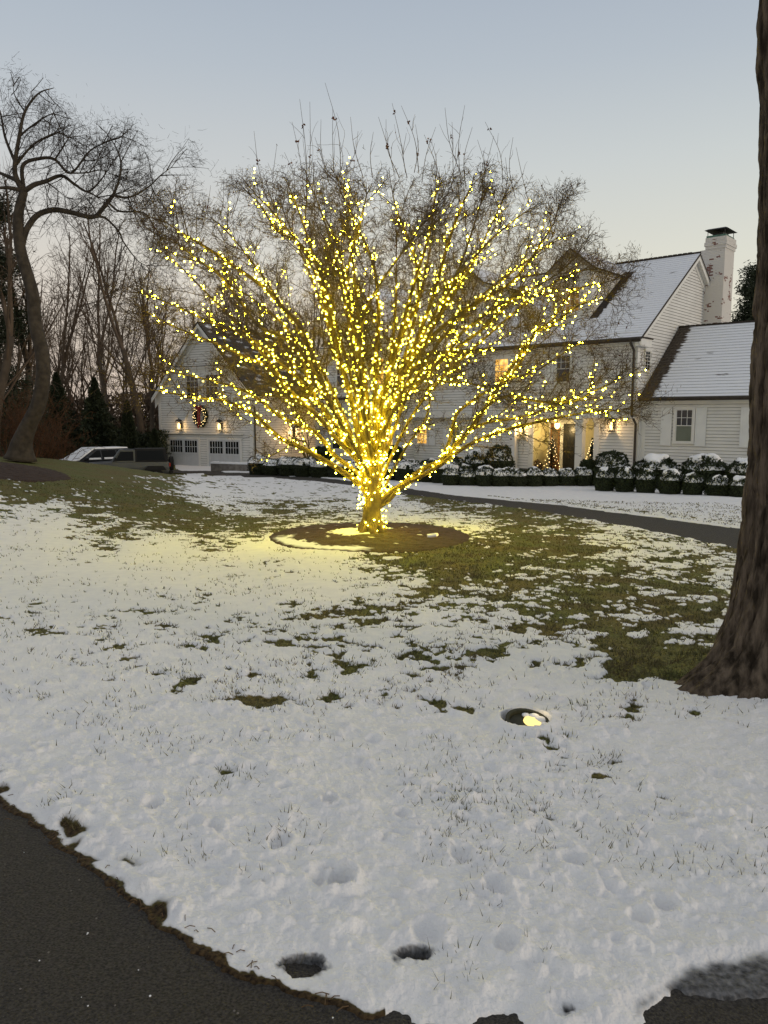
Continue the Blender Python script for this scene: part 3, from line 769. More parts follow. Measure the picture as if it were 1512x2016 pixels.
# small window in the right gable
w0_, zt_ = H.hq(1268, 690, 0); w1_, _ = H.hq(1279, 690, 0); _, zb2 = H.hq(1273, 731, 0)
window(house, (0, 0, 0), Y_, X_, w0_+.05, w1_, zb2, zt_, cols=2, rows=3, lower_rows=3, casing=.07)

# dormers
def dormer(xa, xb, wpx):
    w0 = 1.48; zf = zE + (w0+.4)*pitch - .05; ze = 9.78; zr = 10.62; xc = (xa+xb)/2
    wback_e = (ze-zE)/pitch-.4; wback_r = (zr-zE)/pitch-.4
    mb = MB()
    clap(mb, (0, w0, 0), X_, NF, [(xa, zf), (xb, zf), (xb, ze), (xc, zr-.05), (xa, ze)], S)
    mb.face([(xa, w0+.005, zf-.2), (xb, w0+.005, zf-.2), (xb, w0+.005, ze), (xc, w0+.005, zr-.06), (xa, w0+.005, ze)], S)
    # cheeks
    z = zf
    while z < ze-.01:
        zn = min(z+.135, ze); wa = (z-zE)/pitch-.4; wb = (zn-zE)/pitch-.4
        for xx, sg in ((xb, 1), (xa, -1)):
            mb.face([(xx+.022*sg, w0, z), (xx+.022*sg, wa+.3, z), (xx+.003*sg, wb+.3, zn), (xx+.003*sg, w0, zn)], S)
            mb.face([(xx, w0, z), (xx, wa+.3, z), (xx+.022*sg, wa+.3, z), (xx+.022*sg, w0, z)], S)
        z = zn
    for xx in (xa, xb-.12): mb.box(xx, xx+.12, w0-.032, w0+.002, zf-.1, ze-.02, T)
    # gable rake boards, darker than the house trim
    ov = .22
    d = mb.build('dormer', house)
    rf = MB()
    o1 = roof_slope('dormer_roof', d, (xb+.2, w0-ov, ze-.16), (xb+.2, wback_e+.2, ze-.16), (xc, wback_r+.3, zr), (xc, w0-ov, zr), M['roof_dorm'], th=.07)
    o2 = roof_slope('dormer_roof', d, (xa-.2, w0-ov, ze-.16), (xa-.2, wback_e+.2, ze-.16), (xc, wback_r+.3, zr+.002), (xc, w0-ov, zr+.002), M['roof_dorm'], th=.07)
    t = MB()
    for sx_, xe in ((1, xb+.2), (-1, xa-.2)):
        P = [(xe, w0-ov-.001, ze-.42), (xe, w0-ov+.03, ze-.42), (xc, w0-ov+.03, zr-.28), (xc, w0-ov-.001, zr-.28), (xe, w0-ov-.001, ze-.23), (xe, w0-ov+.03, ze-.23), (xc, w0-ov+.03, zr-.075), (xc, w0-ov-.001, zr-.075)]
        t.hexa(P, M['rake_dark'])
    t.build('rake_board', d)
    (a, zz), (b, _) = H.hp(wpx[0], 595, w0), H.hp(wpx[1], 595, w0)
    z1 = H.hp(wpx[0], wpx[2], w0)[1]; z0 = H.hp(wpx[0], wpx[3], w0)[1]
    window(d, (0, w0, 0), X_, NF, a, b, z0, z1, cols=3, rows=2, lower_rows=2, lit='lit_dim' if wpx[0] > 1000 else None)
    # bare strip of shingles at the foot of the sheltered cheek
    s = MB(); n = 26; pts = []
    nx = Vector((0, -pitch, 1)).normalized()
    for i in range(n):
        f0, f1 = i/n, (i+1)/n
        wa = w0-.15+(wback_e-w0+.25)*f0; wb = w0-.15+(wback_e-w0+.25)*f1
        ww = .36+.10*random.Random(i).random()+(.05 if i % 2 else 0)
        za_, zb_ = zE+(wa+.4)*pitch+.034, zE+(wb+.4)*pitch+.034
        s.hexa([(xb+.02, wa, za_-.02), (xb+ww, wa, za_-.02), (xb+ww-.03, wb, zb_-.02), (xb+.02, wb, zb_-.02), (xb+.02, wa, za_+.018), (xb+ww, wa, za_+.018), (xb+ww-.03, wb, zb_+.002), (xb+.02, wb, zb_+.002)], M['shingle_edge'])
    s.build('bare_shingles', d)
M['roof_dorm'] = shingle_mat('snowy_dormer_shingles', .30, .1, .3)
M['rake_dark'] = mat('dark_rake_board', (.24, .21, .17), .8, .3, 4)
dx = H.hp(1163, 625, 1.48)[0]
dormer(dx-2.1, dx, (1114, 1142, 566, 616))
dx = H.hp(949, 632, 1.48)[0]
dormer(dx-2.1, dx, (908, 927, 592, 640))

# chimney
M['brick'] = bpy.data.materials.new('white_painted_brick'); M['brick'].use_nodes = True
t = M['brick'].node_tree; b = t.nodes['Principled BSDF']; co = N(t, 'ShaderNodeTexCoord')
bt = N(t, 'ShaderNodeTexBrick'); bt.inputs['Scale'].default_value = 1; bt.inputs['Brick Width'].default_value = .22; bt.inputs['Row Height'].default_value = .075
bt.inputs['Mortar Size'].default_value = .006; bt.inputs['Color1'].default_value = (1, 1, 1, 1); bt.inputs['Color2'].default_value = (0, 0, 0, 1); bt.inputs['Mortar'].default_value = (.8, .8, .8, 1)
sp = N(t, 'ShaderNodeSeparateXYZ'); t.links.new(co.outputs['Object'], sp.inputs[0])
ad = N(t, 'ShaderNodeMath', operation='ADD'); t.links.new(sp.outputs[0], ad.inputs[0]); t.links.new(sp.outputs[1], ad.inputs[1])
cb = N(t, 'ShaderNodeCombineXYZ'); t.links.new(ad.outputs[0], cb.inputs[0]); t.links.new(sp.outputs[2], cb.inputs[1]); t.links.new(cb.outputs[0], bt.inputs['Vector'])
nz = N(t, 'ShaderNodeTexNoise'); nz.inputs['Scale'].default_value = 1.7; nz.inputs['Detail'].default_value = 5; t.links.new(co.outputs['Object'], nz.inputs['Vector'])
mx = N(t, 'ShaderNodeMath', operation='MULTIPLY_ADD'); mx.inputs[1].default_value = .25; t.links.new(bt.outputs['Color'], mx.inputs[0]); t.links.new(nz.outputs[0], mx.inputs[2])
rp = N(t, 'ShaderNodeValToRGB'); rp.color_ramp.elements[0].position = .45; rp.color_ramp.elements[1].position = .46
rp.color_ramp.elements[0].color = (.16, .055, .035, 1); rp.color_ramp.elements[1].color = (.62, .59, .54, 1)
t.links.new(mx.outputs[0], rp.inputs[0]); t.links.new(rp.outputs[0], b.inputs['Base Color']); b.inputs['Roughness'].default_value = .8
bp = N(t, 'ShaderNodeBump'); bp.inputs['Distance'].default_value = .01; t.links.new(bt.outputs['Fac'], bp.inputs['Height']); bp.invert = True; t.links.new(bp.outputs[0], b.inputs['Normal'])
cw0 = H.hq(1384, 600, .0)[0]; cw1 = cw0+1.35
cxr = .92
ct = H.hp(1400, 468, cw0)[1]
mb = MB(); Bk = M['brick']
mb.box(.03, cxr, cw0, cw1, -.3, ct-.55, Bk)
for k, (e, za, zb_) in enumerate(((.04, ct-.55, ct-.40), (.085, ct-.40, ct-.22), (.05, ct-.22, ct-.0))):
    mb.box(.03-e, cxr+e, cw0-e, cw1+e, za, zb_, Bk)
mb.box(-.25, .031, cw0+.001, cw1-.001, zE+1.2, ct-.55, Bk)
ch = mb.build('chimney', house)
M['copper'] = mat('green_copper', (.10, .20, .15), .6, .5, 6)
mb = MB(); mb.box(.0, cxr-.03, cw0-.0, cw1-.0, ct, ct+.10, M['copper'])
for a in (.04, cxr-.08):
    for b_ in (cw0+.03, cw1-.05): mb.box(a, a+.025, b_, b_+.025, ct+.1, ct+.37, M['dark_metal'])
mb.box(.2, .7, cw0+.3, cw1-.3, ct+.1, ct+.26, M['dark_metal'])
mb.hexa([(-.08, cw0-.1, ct+.36), (cxr+.08, cw0-.1, ct+.36), (cxr+.08, cw1+.1, ct+.36), (-.08, cw1+.1, ct+.36), (.05, cw0+.05, ct+.43), (cxr-.05, cw0+.05, ct+.43), (cxr-.05, cw1-.05, ct+.43), (.05, cw1-.05, ct+.43)], M['dark_metal'])
mb.build('chimney_cap', ch)

# right wing
WW = .65; wl = 7.6
zwE = H.hp(1400, 781, WW-.4)[1]; wr, zwR = H.hq(1336, 645, .02)
wd = 2*wr-WW
mb = MB()
clap(mb, (0, WW, 0), X_, NF, [(.03, .25), (wl, .25), (wl, zwE+.15), (.03, zwE+.15)], S)
mb.face([(.03, WW+.005, -.5), (wl, WW+.005, -.5), (wl, WW+.005, zwE+.2), (.03, WW+.005, zwE+.2)], S)
clap(mb, (wl, 0, 0), Y_, X_, [(WW, -.3), (wd, -.3), (wd, zwE+.2), (wr, zwR-.1), (WW, zwE+.2)], S)
mb.box(.03, wl, WW-.012, WW+.2, -.6, .25, M['stone'])
mb.build('wall', house)
mb = MB(); mb.box(.04, wl+.02, WW-.045, WW-.0, zwE-.26, zwE+.1, T); mb.box(.035, .22, WW-.035, WW-.001, .1, zwE-.26, T); mb.box(wl-.16, wl+.03, WW-.035, WW-.001, .1, zwE-.26, T)
mb.box(.04, wl+.02, WW-.36, WW-.045, zwE-.10, zwE-.06, T)
mb.build('trim', house)
roof_slope('roof', house, (.04, WW-.4, zwE), (wl+.25, WW-.4, zwE), (wl+.25, wr, zwR), (.04, wr, zwR), M['roof_wing'])
roof_slope('roof', house, (.04, wd+.4, zwE), (wl+.25, wd+.4, zwE), (wl+.25, wr+.001, zwR), (.04, wr+.001, zwR), M['roof_wing'])
mb = MB(); mb.tube([(.04, wr, zwR+.02), (wl+.26, wr, zwR+.02)], .045, M['shingle_edge'], 8)
for i in range(30): mb.box(.1+i*.24, .28+i*.24, wr-.06, wr+.06, zwR+.03, zwR+.075, M['shingle_edge'])
mb.build('ridge_cap', house)
mb = MB(); mb.tube([(.04, WW-.47, zwE-.03), (wl+.2, WW-.47, zwE-.03)], .06, M['gutter'], 8); mb.box(.04, wl+.2, WW-.42, WW-.39, zwE-.14, zwE-.01, M['gutter'])
mb.build('gutter', house)
a, b_, z0, z1 = win_px(house, H, WW, 1331, 1364, 806, 870, shade=True, casing=.1, label='wing window with six panes over a green blind')
zz0, zz1 = H.hp(1312, 877, WW)[1], H.hp(1312, 803, WW)[1]
for p0, p1 in ((1302, 1323), (1370, 1391), (1458, 1479)):
    shutter(house, (0, WW, 0), X_, NF, H.hp(p0, 840, WW)[0], H.hp(p1, 840, WW)[0], zz0, zz1)

# porch recess, door, columns
M['porch_floor'] = mat('porch_stone', (.25, .23, .2), .8, .3, 4)
mb = MB()
mb.box(r0, r1, RD, RD+.1, -.2, zB-.06, M['vest'])
mb.box(r0-.05, r0, SB+.02, RD, -.2, zB-.06, M['vest']); mb.box(r1, r1+.05, SB+.02, RD, -.2, zB-.06, M['vest'])
mb.box(r0-.1, r1+.1, SB+.02, RD+.1, zB-.055, zB-.02, T)
mb.build('vestibule', house)
mb = MB(); mb.box(r0-1.3, r1+.2, -.5, RD, -.5, .14, M['porch_floor']); mb.box(r0-1.1, r1+.1, -.85, -.5, -.5, -.02, M['porch_floor'])
mb.build('porch_step', house)
dzt = H.hp(1122, 834, RD)[1]; da, db = H.hp(1110, 880, RD)[0], H.hp(1136, 880, RD)[0]
mb = MB()
for a, b2, c, d in ((da, db, .15, dzt),): mb.box(a, b2, RD-.06, RD-.002, c, d, M['door_dark'])
for c, d in ((.35, 1.0), (1.15, dzt-.2)):
    for q in (0, 1):
        xx = da+.09+q*(db-da-.09)/2; mb.box(xx, xx+(db-da)/2-.14, RD-.075, RD-.058, c, d, M['door_dark'])
dr = mb.build('door', house)
mb = MB(); mb.ball((da+.1, RD-.11, 1.15), .035, mat('brass', (.5, .35, .12), .3, metal=1)); mb.box(da+.06, da+.14, RD-.08, RD-.059, 1.02, 1.28, M['dark_metal']); mb.build('handle', dr)
mb = MB()
mb.box(da-.16, da-.001, RD-.10, RD-.002, .14, dzt+.001, T); mb.box(db+.001, db+.14, RD-.10, RD-.002, .14, dzt+.001, T); mb.box(da-.22, db+.2, RD-.12, RD-.002, dzt+.001, dzt+.2, T)
mb.build('door_frame', house)
pa, pb = H.hp(1084, 880, RD)[0], H.hp(1102, 880, RD)[0]
mb = MB(); mb.box(pa, pb, RD-.05, RD-.002, .2, dzt, M['wood_warm']); mb.box(pa+.08, pb-.08, RD-.062, RD-.049, 1.1, dzt-.15, M['lit_dim']); mb.box(pa-.07, pa-.001, RD-.07, RD-.002, .14, dzt+.1, T)
mb.build('side_panel', house)
def column(px, w, half, top, label=None):
    x = H.hp(px, 880, w)[0]; mb = MB()
    mb.box(x-half, x+half, w-half, w+half, .12, top-.22, T)
    for e, a, c in ((.06, .12, .34), (.035, .34, .42), (.03, top-.42, top-.36), (.05, top-.22, top-.12), (.09, top-.12, top)): mb.box(x-half-e, x+half+e, w-half-e, w+half+e, a, c, T)
    mb.build('column', house)
column(1011, .17, .15, zB-.25); column(1142, .17, .17, zB-.25)
mb = MB()
for px in (1046, 1175):
    x = H.hp(px, 880, SB)[0]; mb2 = MB(); mb2.box(x-.13, x+.13, SB-.08, SB-.001, .12, zB-.26, T); mb2.box(x-.18, x+.18, SB-.12, SB-.001, zB-.42, zB-.26, T); mb2.build('pilaster', house)

# cross gable, left of the main front
GW = -1.0
gxr = H.hp(781, 750, GW)[0]; gxc, gzr = H.hp(701, 551, GW-.3); gxl = gxc-(gxr-gxc)
gze = H.hp(781, 690, GW)[1]
mb = MB()
clap(mb, (0, GW, 0), X_, NF, [(gxl, zB), (gxr, zB), (gxr, gze), (gxc, gzr-.15), (gxl, gze)], S)
mb.face([(gxl, GW+.01, zB), (gxr, GW+.01, zB), (gxr, GW+.01, gze), (gxc, GW+.01, gzr-.15), (gxl, GW+.01, gze)], S)
clap(mb, (gxr, 0, 0), Y_, X_, [(GW, zB), (0.0, zB), (0, gze), (GW, gze)], S)
mb.face([(gxl, GW, -.5), (gxl, 4, -.5), (gxl, 4, gze), (gxl, GW, gze)], S)
clap(mb, (0, GW+SB, 0), X_, NF, [(gxl, 0), (gxr, 0), (gxr, zB-.02), (gxl, zB-.02)], S)
mb.face([(gxl, GW+SB+.01, -.5), (gxr, GW+SB+.01, -.5), (gxr, GW+SB+.01, zB), (gxl, GW+SB+.01, zB)], S)
clap(mb, (gxr, 0, 0), Y_, X_, [(GW+SB, 0), (SB, 0), (SB, zB), (GW+SB, zB)], S)
mb.build('wall', house)
gs = (gzr-gze)/(gxr-gxc+.0)
roof_slope('roof', house, (gxr+.3, GW-.3, gze-.3*gs), (gxr+.3, RW, gze-.3*gs), (gxc, RW, gzr), (gxc, GW-.3, gzr), M['roof_main'])
roof_slope('roof', house, (gxl-.3, GW-.3, gze-.3*gs), (gxl-.3, RW, gze-.3*gs), (gxc, RW, gzr+.002), (gxc, GW-.3, gzr+.002), M['roof_main'])
mb = MB()
for xe in (gxr+.3, gxl-.3):
    z0 = gze-.3*gs
    mb.hexa([(xe, GW-.31, z0-.4), (xe, GW-.27, z0-.4), (gxc, GW-.27, gzr-.4), (gxc, GW-.31, gzr-.4), (xe, GW-.31, z0-.12), (xe, GW-.27, z0-.12), (gxc, GW-.27, gzr-.12), (gxc, GW-.31, gzr-.12)], T)
mb.build('rake_board', house)
mb = MB(); zq = H.hp(700, 683, GW)[1]
mb.box(gxl-.2, gxr+.2, GW-.32, GW-.03, zq-.16, zq, T); mb.box(gxl-.22, gxr+.22, GW-.36, GW-.03, zq, zq+.04, M['shingle_edge'])
mb.box(gxl-.1, gxr+.1, GW-.33, GW-.04, zq+.04, zq+.10, M['snow'])
mb.box(gxl-.05, gxr+.05, GW-.05, GW-.03, zq-.5, zq-.16, T)
zp = H.hp(700, 783, GW)[1]
mb.box(gxl-.1, gxr+.1, GW-.4, GW-.03, zp-.12, zp+.03, M['gutter']); mb.box(gxl, gxr, GW-.05, GW-.028, zp-.6, zp-.12, T)
mb.box(gxl, gxr, GW-.02, GW+SB, zB-.05, zB-.01, T)
mb.box(gxr-.16, gxr+.03, GW-.035, GW-.001, zB, zq-.5, T); mb.box(gxl, gxl+.16, GW-.034, GW-.001, zB, zq-.5, T)
mb.build('trim', house)
mb = MB()
va, vb = H.hp(714, 620, GW)[0], H.hp(728, 620, GW)[0]; vz1, vz0 = H.hp(720, 598, GW)[1], H.hp(720, 637, GW)[1]
mb.box(va-.06, vb+.06, GW-.05, GW-.0, vz0-.06, vz1+.06, T)
z = vz0
while z < vz1: mb.box(va, vb, GW-.07, GW-.051, z, z+.035, M['dark_metal']); z += .085
mb.build('gable_vent', house)
win_px(house, H, GW, 736, 757, 706, 756, lit='lit', label='gable wing window lit orange')
win_px(house, H, GW, 706, 724, 720, 768, lit='lit_dim', lower_rows=2)
win_px(house, H, GW, 664, 684, 716, 762)
win_px(house, H, GW+SB, 708, 728, 852, 884, lit='lit', lower_rows=2)
win_px(house, H, GW+SB, 762, 775, 844, 878, lit='lit', lower_rows=2)
win_px(house, H, GW+SB, 655, 675, 852, 884)
mb = MB(); mb.tube([(gxr+.08, GW-.02, gze-.3), (gxr+.08, GW-.02, zB)], .05, M['gutter'], 8); mb.tube([(xL+.35, SB-.07, zB-.1), (xL+.35, SB-.07, .1)], .045, M['gutter'], 8)
mb.build('downspout', house)

# ------------------------------------------------------------------ GARAGE
Gf = Frame(497, 46.0, -1.62, radians(-30))
gar = thing('garage', 'white clapboard two-door garage wing with gable roof left of the house', 'garage', Gf.o, Gf.ang)
xw = Gf.hp(315, 850, 0)[0]; px_, pz_ = Gf.hp(384, 633, -.35); xc = xw/2; pz_ = pz_
zge = Gf.hp(497, 766, -.35)[1]; GD = 10.0
mb = MB()
clap(mb, (0,0,0), X_, NF, [(xw, 0), (0, 0), (0, zge), (xc, pz_-.15), (xw, zge)], S, ex=.15)
mb.face([(xw, .01, -.8), (0, .01, -.8), (0, .01, zge), (xc, .01, pz_-.15), (xw, .01, zge)], S)
mb.build('wall', gar)
mb = MB(); clap(mb, (0,0,0), Y_, X_, [(0, 0), (GD, 0), (GD, zge), (0, zge)], S, ex=.15)
mb.face([(-.01, 0, -.8), (-.01, GD, -.8), (-.01, GD, zge), (-.01, 0, zge)], S)
mb.face([(xw, 0, -.8), (xw, GD, -.8), (xw, GD, zge), (xw, 0, zge)], S)
mb.build('wall', gar)
sg = (pz_-zge)/(-xc)
roof_slope('roof', gar, (.3, -.35, zge-.3*sg), (.3, GD, zge-.3*sg), (xc, GD, pz_), (xc, -.35, pz_), M['roof_gar'])
roof_slope('roof', gar, (xw-.3, -.35, zge-.3*sg), (xw-.3, GD, zge-.3*sg), (xc, GD, pz_+.002), (xc, -.35, pz_+.002), M['roof_gar'])
mb = MB()
for xe in (.3, xw-.3):
    z0 = zge-.3*sg; k = .62
    mb.hexa([(xe, -.36, z0-.38), (xe, -.31, z0-.38), (xc, -.31, pz_-.38), (xc, -.36, pz_-.38), (xe, -.36, z0-.12), (xe, -.31, z0-.12), (xc, -.31, pz_-.12), (xc, -.36, pz_-.12)], T)
    xi = xe*1 if xe > 0 else xe
    mb.hexa([(xe, -.06, z0-.75), (xe, -.028, z0-.75), (xc, -.028, pz_-.75), (xc, -.06, pz_-.75), (xe, -.06, z0-.12), (xe, -.028, z0-.12), (xc, -.028, pz_-.12), (xc, -.06, pz_-.12)], T)
mb.build('rake_board', gar)
mb = MB()
zr_ = Gf.hp(400, 722, 0)[1]; q0 = xw+1.5; q1 = -1.9
mb.box(q0, q1, -.16, -.03, zr_-.12, zr_+.02, T); mb.box(q0, q1, -.19, -.03, zr_+.02, zr_+.06, M['shingle_edge'])
mb.box(q0+.1, q1-.1, -.05, -.028, zr_-.4, zr_-.12, T)
zl = Gf.hp(400, 853, 0)[1]
mb.box(Gf.hp(322, 853, 0)[0], Gf.hp(480, 853, 0)[0], -.16, -.03, zl-.06, zl+.02, T)
mb.box(xw-.03, xw+.18, -.036, -.001, -.3, zge-.3, T); mb.box(-.2, .03, -.036, -.001, -.3, zge-.25, T); mb.box(.001, .036, -.03, .2, -.3, zge-.25, T)
mb.build('trim', gar)
mb = MB(); mb.tube([(.08, .12, zge-.3), (.08, .12, 0)], .05, M['gutter'], 8); mb.build('downspout', gar)
M['gdoor'] = mat('garage_door_paint', (.55, .56, .57), .5, .08, 3)
def gdoor(x0, x1, y0, wins):
    a, b2 = Gf.hp(x0, 890, 0)[0], Gf.hp(x1, 890, 0)[0]; zt = Gf.hp((x0+x1)/2, y0, 0)[1]; mb = MB(); m = M['gdoor']
    mb.box(a, b2, -.04, -.025, -.1, zt, m)
    mb.box(a-.14, a, -.06, -.025, -.1, zt+.14, T); mb.box(b2, b2+.14, -.06, -.025, -.1, zt+.14, T); mb.box(a, b2, -.06, -.025, zt, zt+.14, T)
    mid = (a+b2)/2; zs = zt-.85
    for c, d in ((a, a+.12), (mid-.12, mid-.01), (mid+.01, mid+.12), (b2-.12, b2)): mb.box(c, d, -.055, -.04, -.1, zt, m)
    for c, d in ((a+.12, mid-.12), (mid+.12, b2-.12)):
        mb.box(c, d, -.054, -.04, zs-.12, zs, m); mb.box(c, d, -.054, -.04, zt-.1, zt, m); mb.box(c, d, -.054, -.04, -.1, .12, m)
        q = c+.15
        while q < d-.05: mb.box(q-.006, q+.006, -.046, -.041, .12, zs-.12, m); q += .15
    o = mb.build('garage_door', gar)
    pb = MB(); mu = MB()
    for c, d in ((a+.12, mid-.12), (mid+.12, b2-.12)):
        pb.box(c, d, -.05, -.041, zs, zt-.1, M['glass'])
        for i in range(1, 5): q = c+(d-c)*i/5; mu.box(q-.018, q+.018, -.062, -.051, zs, zt-.1, m)
        mu.box(c, d, -.061, -.0505, (zs+zt-.1)/2-.015, (zs+zt-.1)/2+.015, m)
    pb.build('pane', o); mu.build('muntin', o)
gdoor(335, 392, 864, None); gdoor(412, 474, 866, None)
win_px(gar, Gf, 0, 368, 392, 738, 786, cols=3, rows=2, lower_rows=2); win_px(gar, Gf, 0, 406, 430, 737, 785, cols=3, rows=2, lower_rows=2)
# link between garage and house
lk = MB()
p1 = H.world(gxl+.1, .4, 0); p2 = Gf.world(0, 8.0, 0)
dv = Vector((p1.x-p2.x, p1.y-p2.y, 0)); Ld = dv.length; dvn = dv.normalized(); nn_ = Vector((dvn.y, -dvn.x, 0))
q1_ = Gf.o
inv = Matrix.Rotation(-Gf.ang, 3, 'Z')
o_l = inv @ (p2-Gf.o); u_l = inv @ dvn; n_l = inv @ nn_
if n_l.y > 0: n_l = -n_l
clap(lk, o_l, u_l, n_l, [(0, 0), (Ld, 0), (Ld, 5.6), (0, 5.6)], S)
bk = -n_l
P = lambda u, o, z: o_l+u_l*u+bk*o+Z_*z
lk.hexa([P(0, .01, -.5), P(Ld, .01, -.5), P(Ld, 5, -.5), P(0, 5, -.5), P(0, .01, 5.6), P(Ld, .01, 5.6), P(Ld, 5, 5.6), P(0, 5, 5.6)], S)
lk.build('wall', gar)
roof_slope('roof', gar, P(-1, -.35, 5.5), P(Ld+.5, -.35, 5.5), P(Ld+.5, 4, 8.4), P(-1, 4, 8.4), M['roof_gar'])
mb = MB(); obox(mb, o_l, u_l, n_l, Ld*.35, Ld*.35+.95, .03, .06, 0, 2.1, M['wood_warm']); obox(mb, o_l, u_l, n_l, Ld*.35-.1, Ld*.35+1.05, .02, .05, 0, 2.2, T); mb.build('door', gar)

# low wall in front of the right garage door
p = G(455, 925); 
mb = MB(); a_, b_ = at(415, 920, 43), at(500, 922, 42)
dirv = (b_-a_); dirv.z = 0; L_ = dirv.length
wl_ = thing('low_wall', 'low stone garden wall topped with snow beside the garage', 'wall', (a_.x, a_.y, float(terrain(a_.x, a_.y))), atan2(dirv.y, dirv.x))
mb.box(0, L_, 0, .4, -.4, .42, M['stone']); mb.build('wall', wl_)
mb = MB(); 
n = 30
for i in range(n): mb.box(L_*i/n, L_*(i+1)/n, -.03, .42, .42, .50+.02*random.Random(i).random(), M['snow'])
mb.build('snow_cap', wl_)

# ------------------------------------------------------------------ LANTERNS
def point(name, parent, loc, energy, col=(1, .62, .25), r=.05):
    l = bpy.data.lights.new(name, 'POINT'); l.energy = energy; l.color = col; l.shadow_soft_size = r
    o = bpy.data.objects.new(name, l); C.objects.link(o); o.parent = parent; o.location = loc; return o
def lantern(world, ang, label, s=1.0, e=9.0):
    r = thing('wall_lantern', label, 'lantern', world, ang, 'lit wall lanterns'); m = M['dark_metal']; r.scale = (s, s, s)
    b = MB(); b.box(-.06, .06, -.03, .0, -.10, .14, m); b.box(-.012, .012, -.14, -.03, .16, .185, m); b.box(-.012, .012, -.14, -.03, -.2, -.18, m)
    y0 = -.15
    b.hexa([(-.12, y0-.12, .17), (.12, y0-.12, .17), (.12, y0+.12, .17), (-.12, y0+.12, .17), (-.05, y0-.05, .27), (.05, y0-.05, .27), (.05, y0+.05, .27), (-.05, y0+.05, .27)], m)
    b.box(-.10, .10, y0-.10, y0+.10, -.21, -.185, m)
    for x in (-.09, .078):
        for y in (-.09, .078): b.box(x, x+.012, y0+y, y0+y+.012, -.19, .18, m)
    b.ball((0, y0, .29), .025, m, 8, 5)
    b.build('frame', r)
    g = MB(); g.tube([(0, y0, -.14), (0, y0, -.04), (0, y0, .06), (0, y0, .12)], [.035, .055, .05, .02], M['lamp_glow'], 10); g.build('flame_glass', r)
    point('lamp_light', r, (0, y0-.14, .0), e*.45); point('lamp_light', r, (0, y0+.08, .19), e*.08); 
    return r
def lan_px(fr, px, py, w, label, **k):
    x, z = fr.hp(px, py, w); return lantern(fr.world(x, w-.03, z), fr.ang, label, **k)
lan_px(Gf, 358, 838, 0, 'lit black lantern left of the wreath, over the left garage door', s=1.5, e=32)
lan_px(Gf, 437, 839, 0, 'lit black lantern right of the wreath, over the right garage door', s=1.5, e=32)
wq, zq_ = Gf.hq(578, 850, 0); lantern(Gf.world(.03, wq, zq_), Gf.ang+pi/2, 'lit lantern on the side wall of the garage, glowing behind tree branches', s=1.5, e=260)
lan_px(H, 1030, 848, SB, 'lit lantern on the clapboard wall left of the porch trees', s=1.25, e=45)
lan_px(H, 1208, 838, SB, 'lit square lantern right of the front door, near the downspout', s=1.3, e=45)
x, z = H.hp(1097, 838, 1.1)
hl = thing('hanging_lantern', 'glowing lantern hanging from the porch ceiling before the front door', 'lantern', H.world(x, 1.1, z), H.ang)
mb = MB(); mb.tube([(0, 0, .2), (0, 0, zB-.05-z)], .01, M['dark_metal'], 6); mb.tube([(0, 0, .13), (0, 0, .2)], [.12, .02], M['dark_metal'], 10); mb.build('chain', hl)
mb = MB(); mb.tube([(0, 0, -.16), (0, 0, -.08), (0, 0, .06), (0, 0, .13)], [.04, .12, .14, .11], M['lamp_glow'], 10); mb.build('glass', hl)
point('lamp_light', hl, (0, -.2, -.25), 60, (1, .7, .3))

# ------------------------------------------------------------------ BUSHES
def leafball(n, shape, size, seed, boxy=2.0):
    r = np.random.default_rng(seed); d = r.normal(size=(n, 3)); d /= np.linalg.norm(d, axis=1, keepdims=True)
    d[:, 2] = np.where(d[:, 2] < -.5, -d[:, 2], d[:, 2])
    k = (np.abs(d)**boxy).sum(1)**(-1/boxy); lum = 1+.07*np.sin(d[:, 0]*7+seed)*np.sin(d[:, 1]*6+seed*2)+.05*np.sin(d[:, 2]*9+seed)
    P = d*(k*lum*r.uniform(.88, 1.04, n))[:, None]*np.array(shape)
    u = r.normal(size=(n, 3)); u /= np.linalg.norm(u, axis=1, keepdims=True); v = np.cross(u, d+r.normal(size=(n, 3))*.5); v /= np.linalg.norm(v, axis=1, keepdims=True)+1e-9
    s = size*r.uniform(.6, 1.3, (n, 1)); V = np.stack([P-u*s, P-v*s*.5, P+u*s, P+v*s*.5], 1).reshape(-1, 3)
    return V, np.arange(4*n).reshape(-1, 4)
def core(shape, boxy=2.0, nu=20, nv=14, seed=0):
    V = []; 
    for j in range(nv+1):
        th = pi*j/nv
        for i in range(nu):
            ph = 2*pi*i/nu; d = np.array([sin(th)*cos(ph), sin(th)*sin(ph), cos(th)])
            k = (np.abs(d)**boxy).sum()**(-1/boxy); lum = 1+.07*np.sin(d[0]*7+seed)*np.sin(d[1]*6+seed*2)+.05*np.sin(d[2]*9+seed)
            V.append(d*k*lum*.9*np.array(shape))
    f = [(j*nu+i, (j+1)*nu+i, (j+1)*nu+(i+1) % nu, j*nu+(i+1) % nu) for j in range(nv) for i in range(nu)]
    return np.array(V), np.array(f)
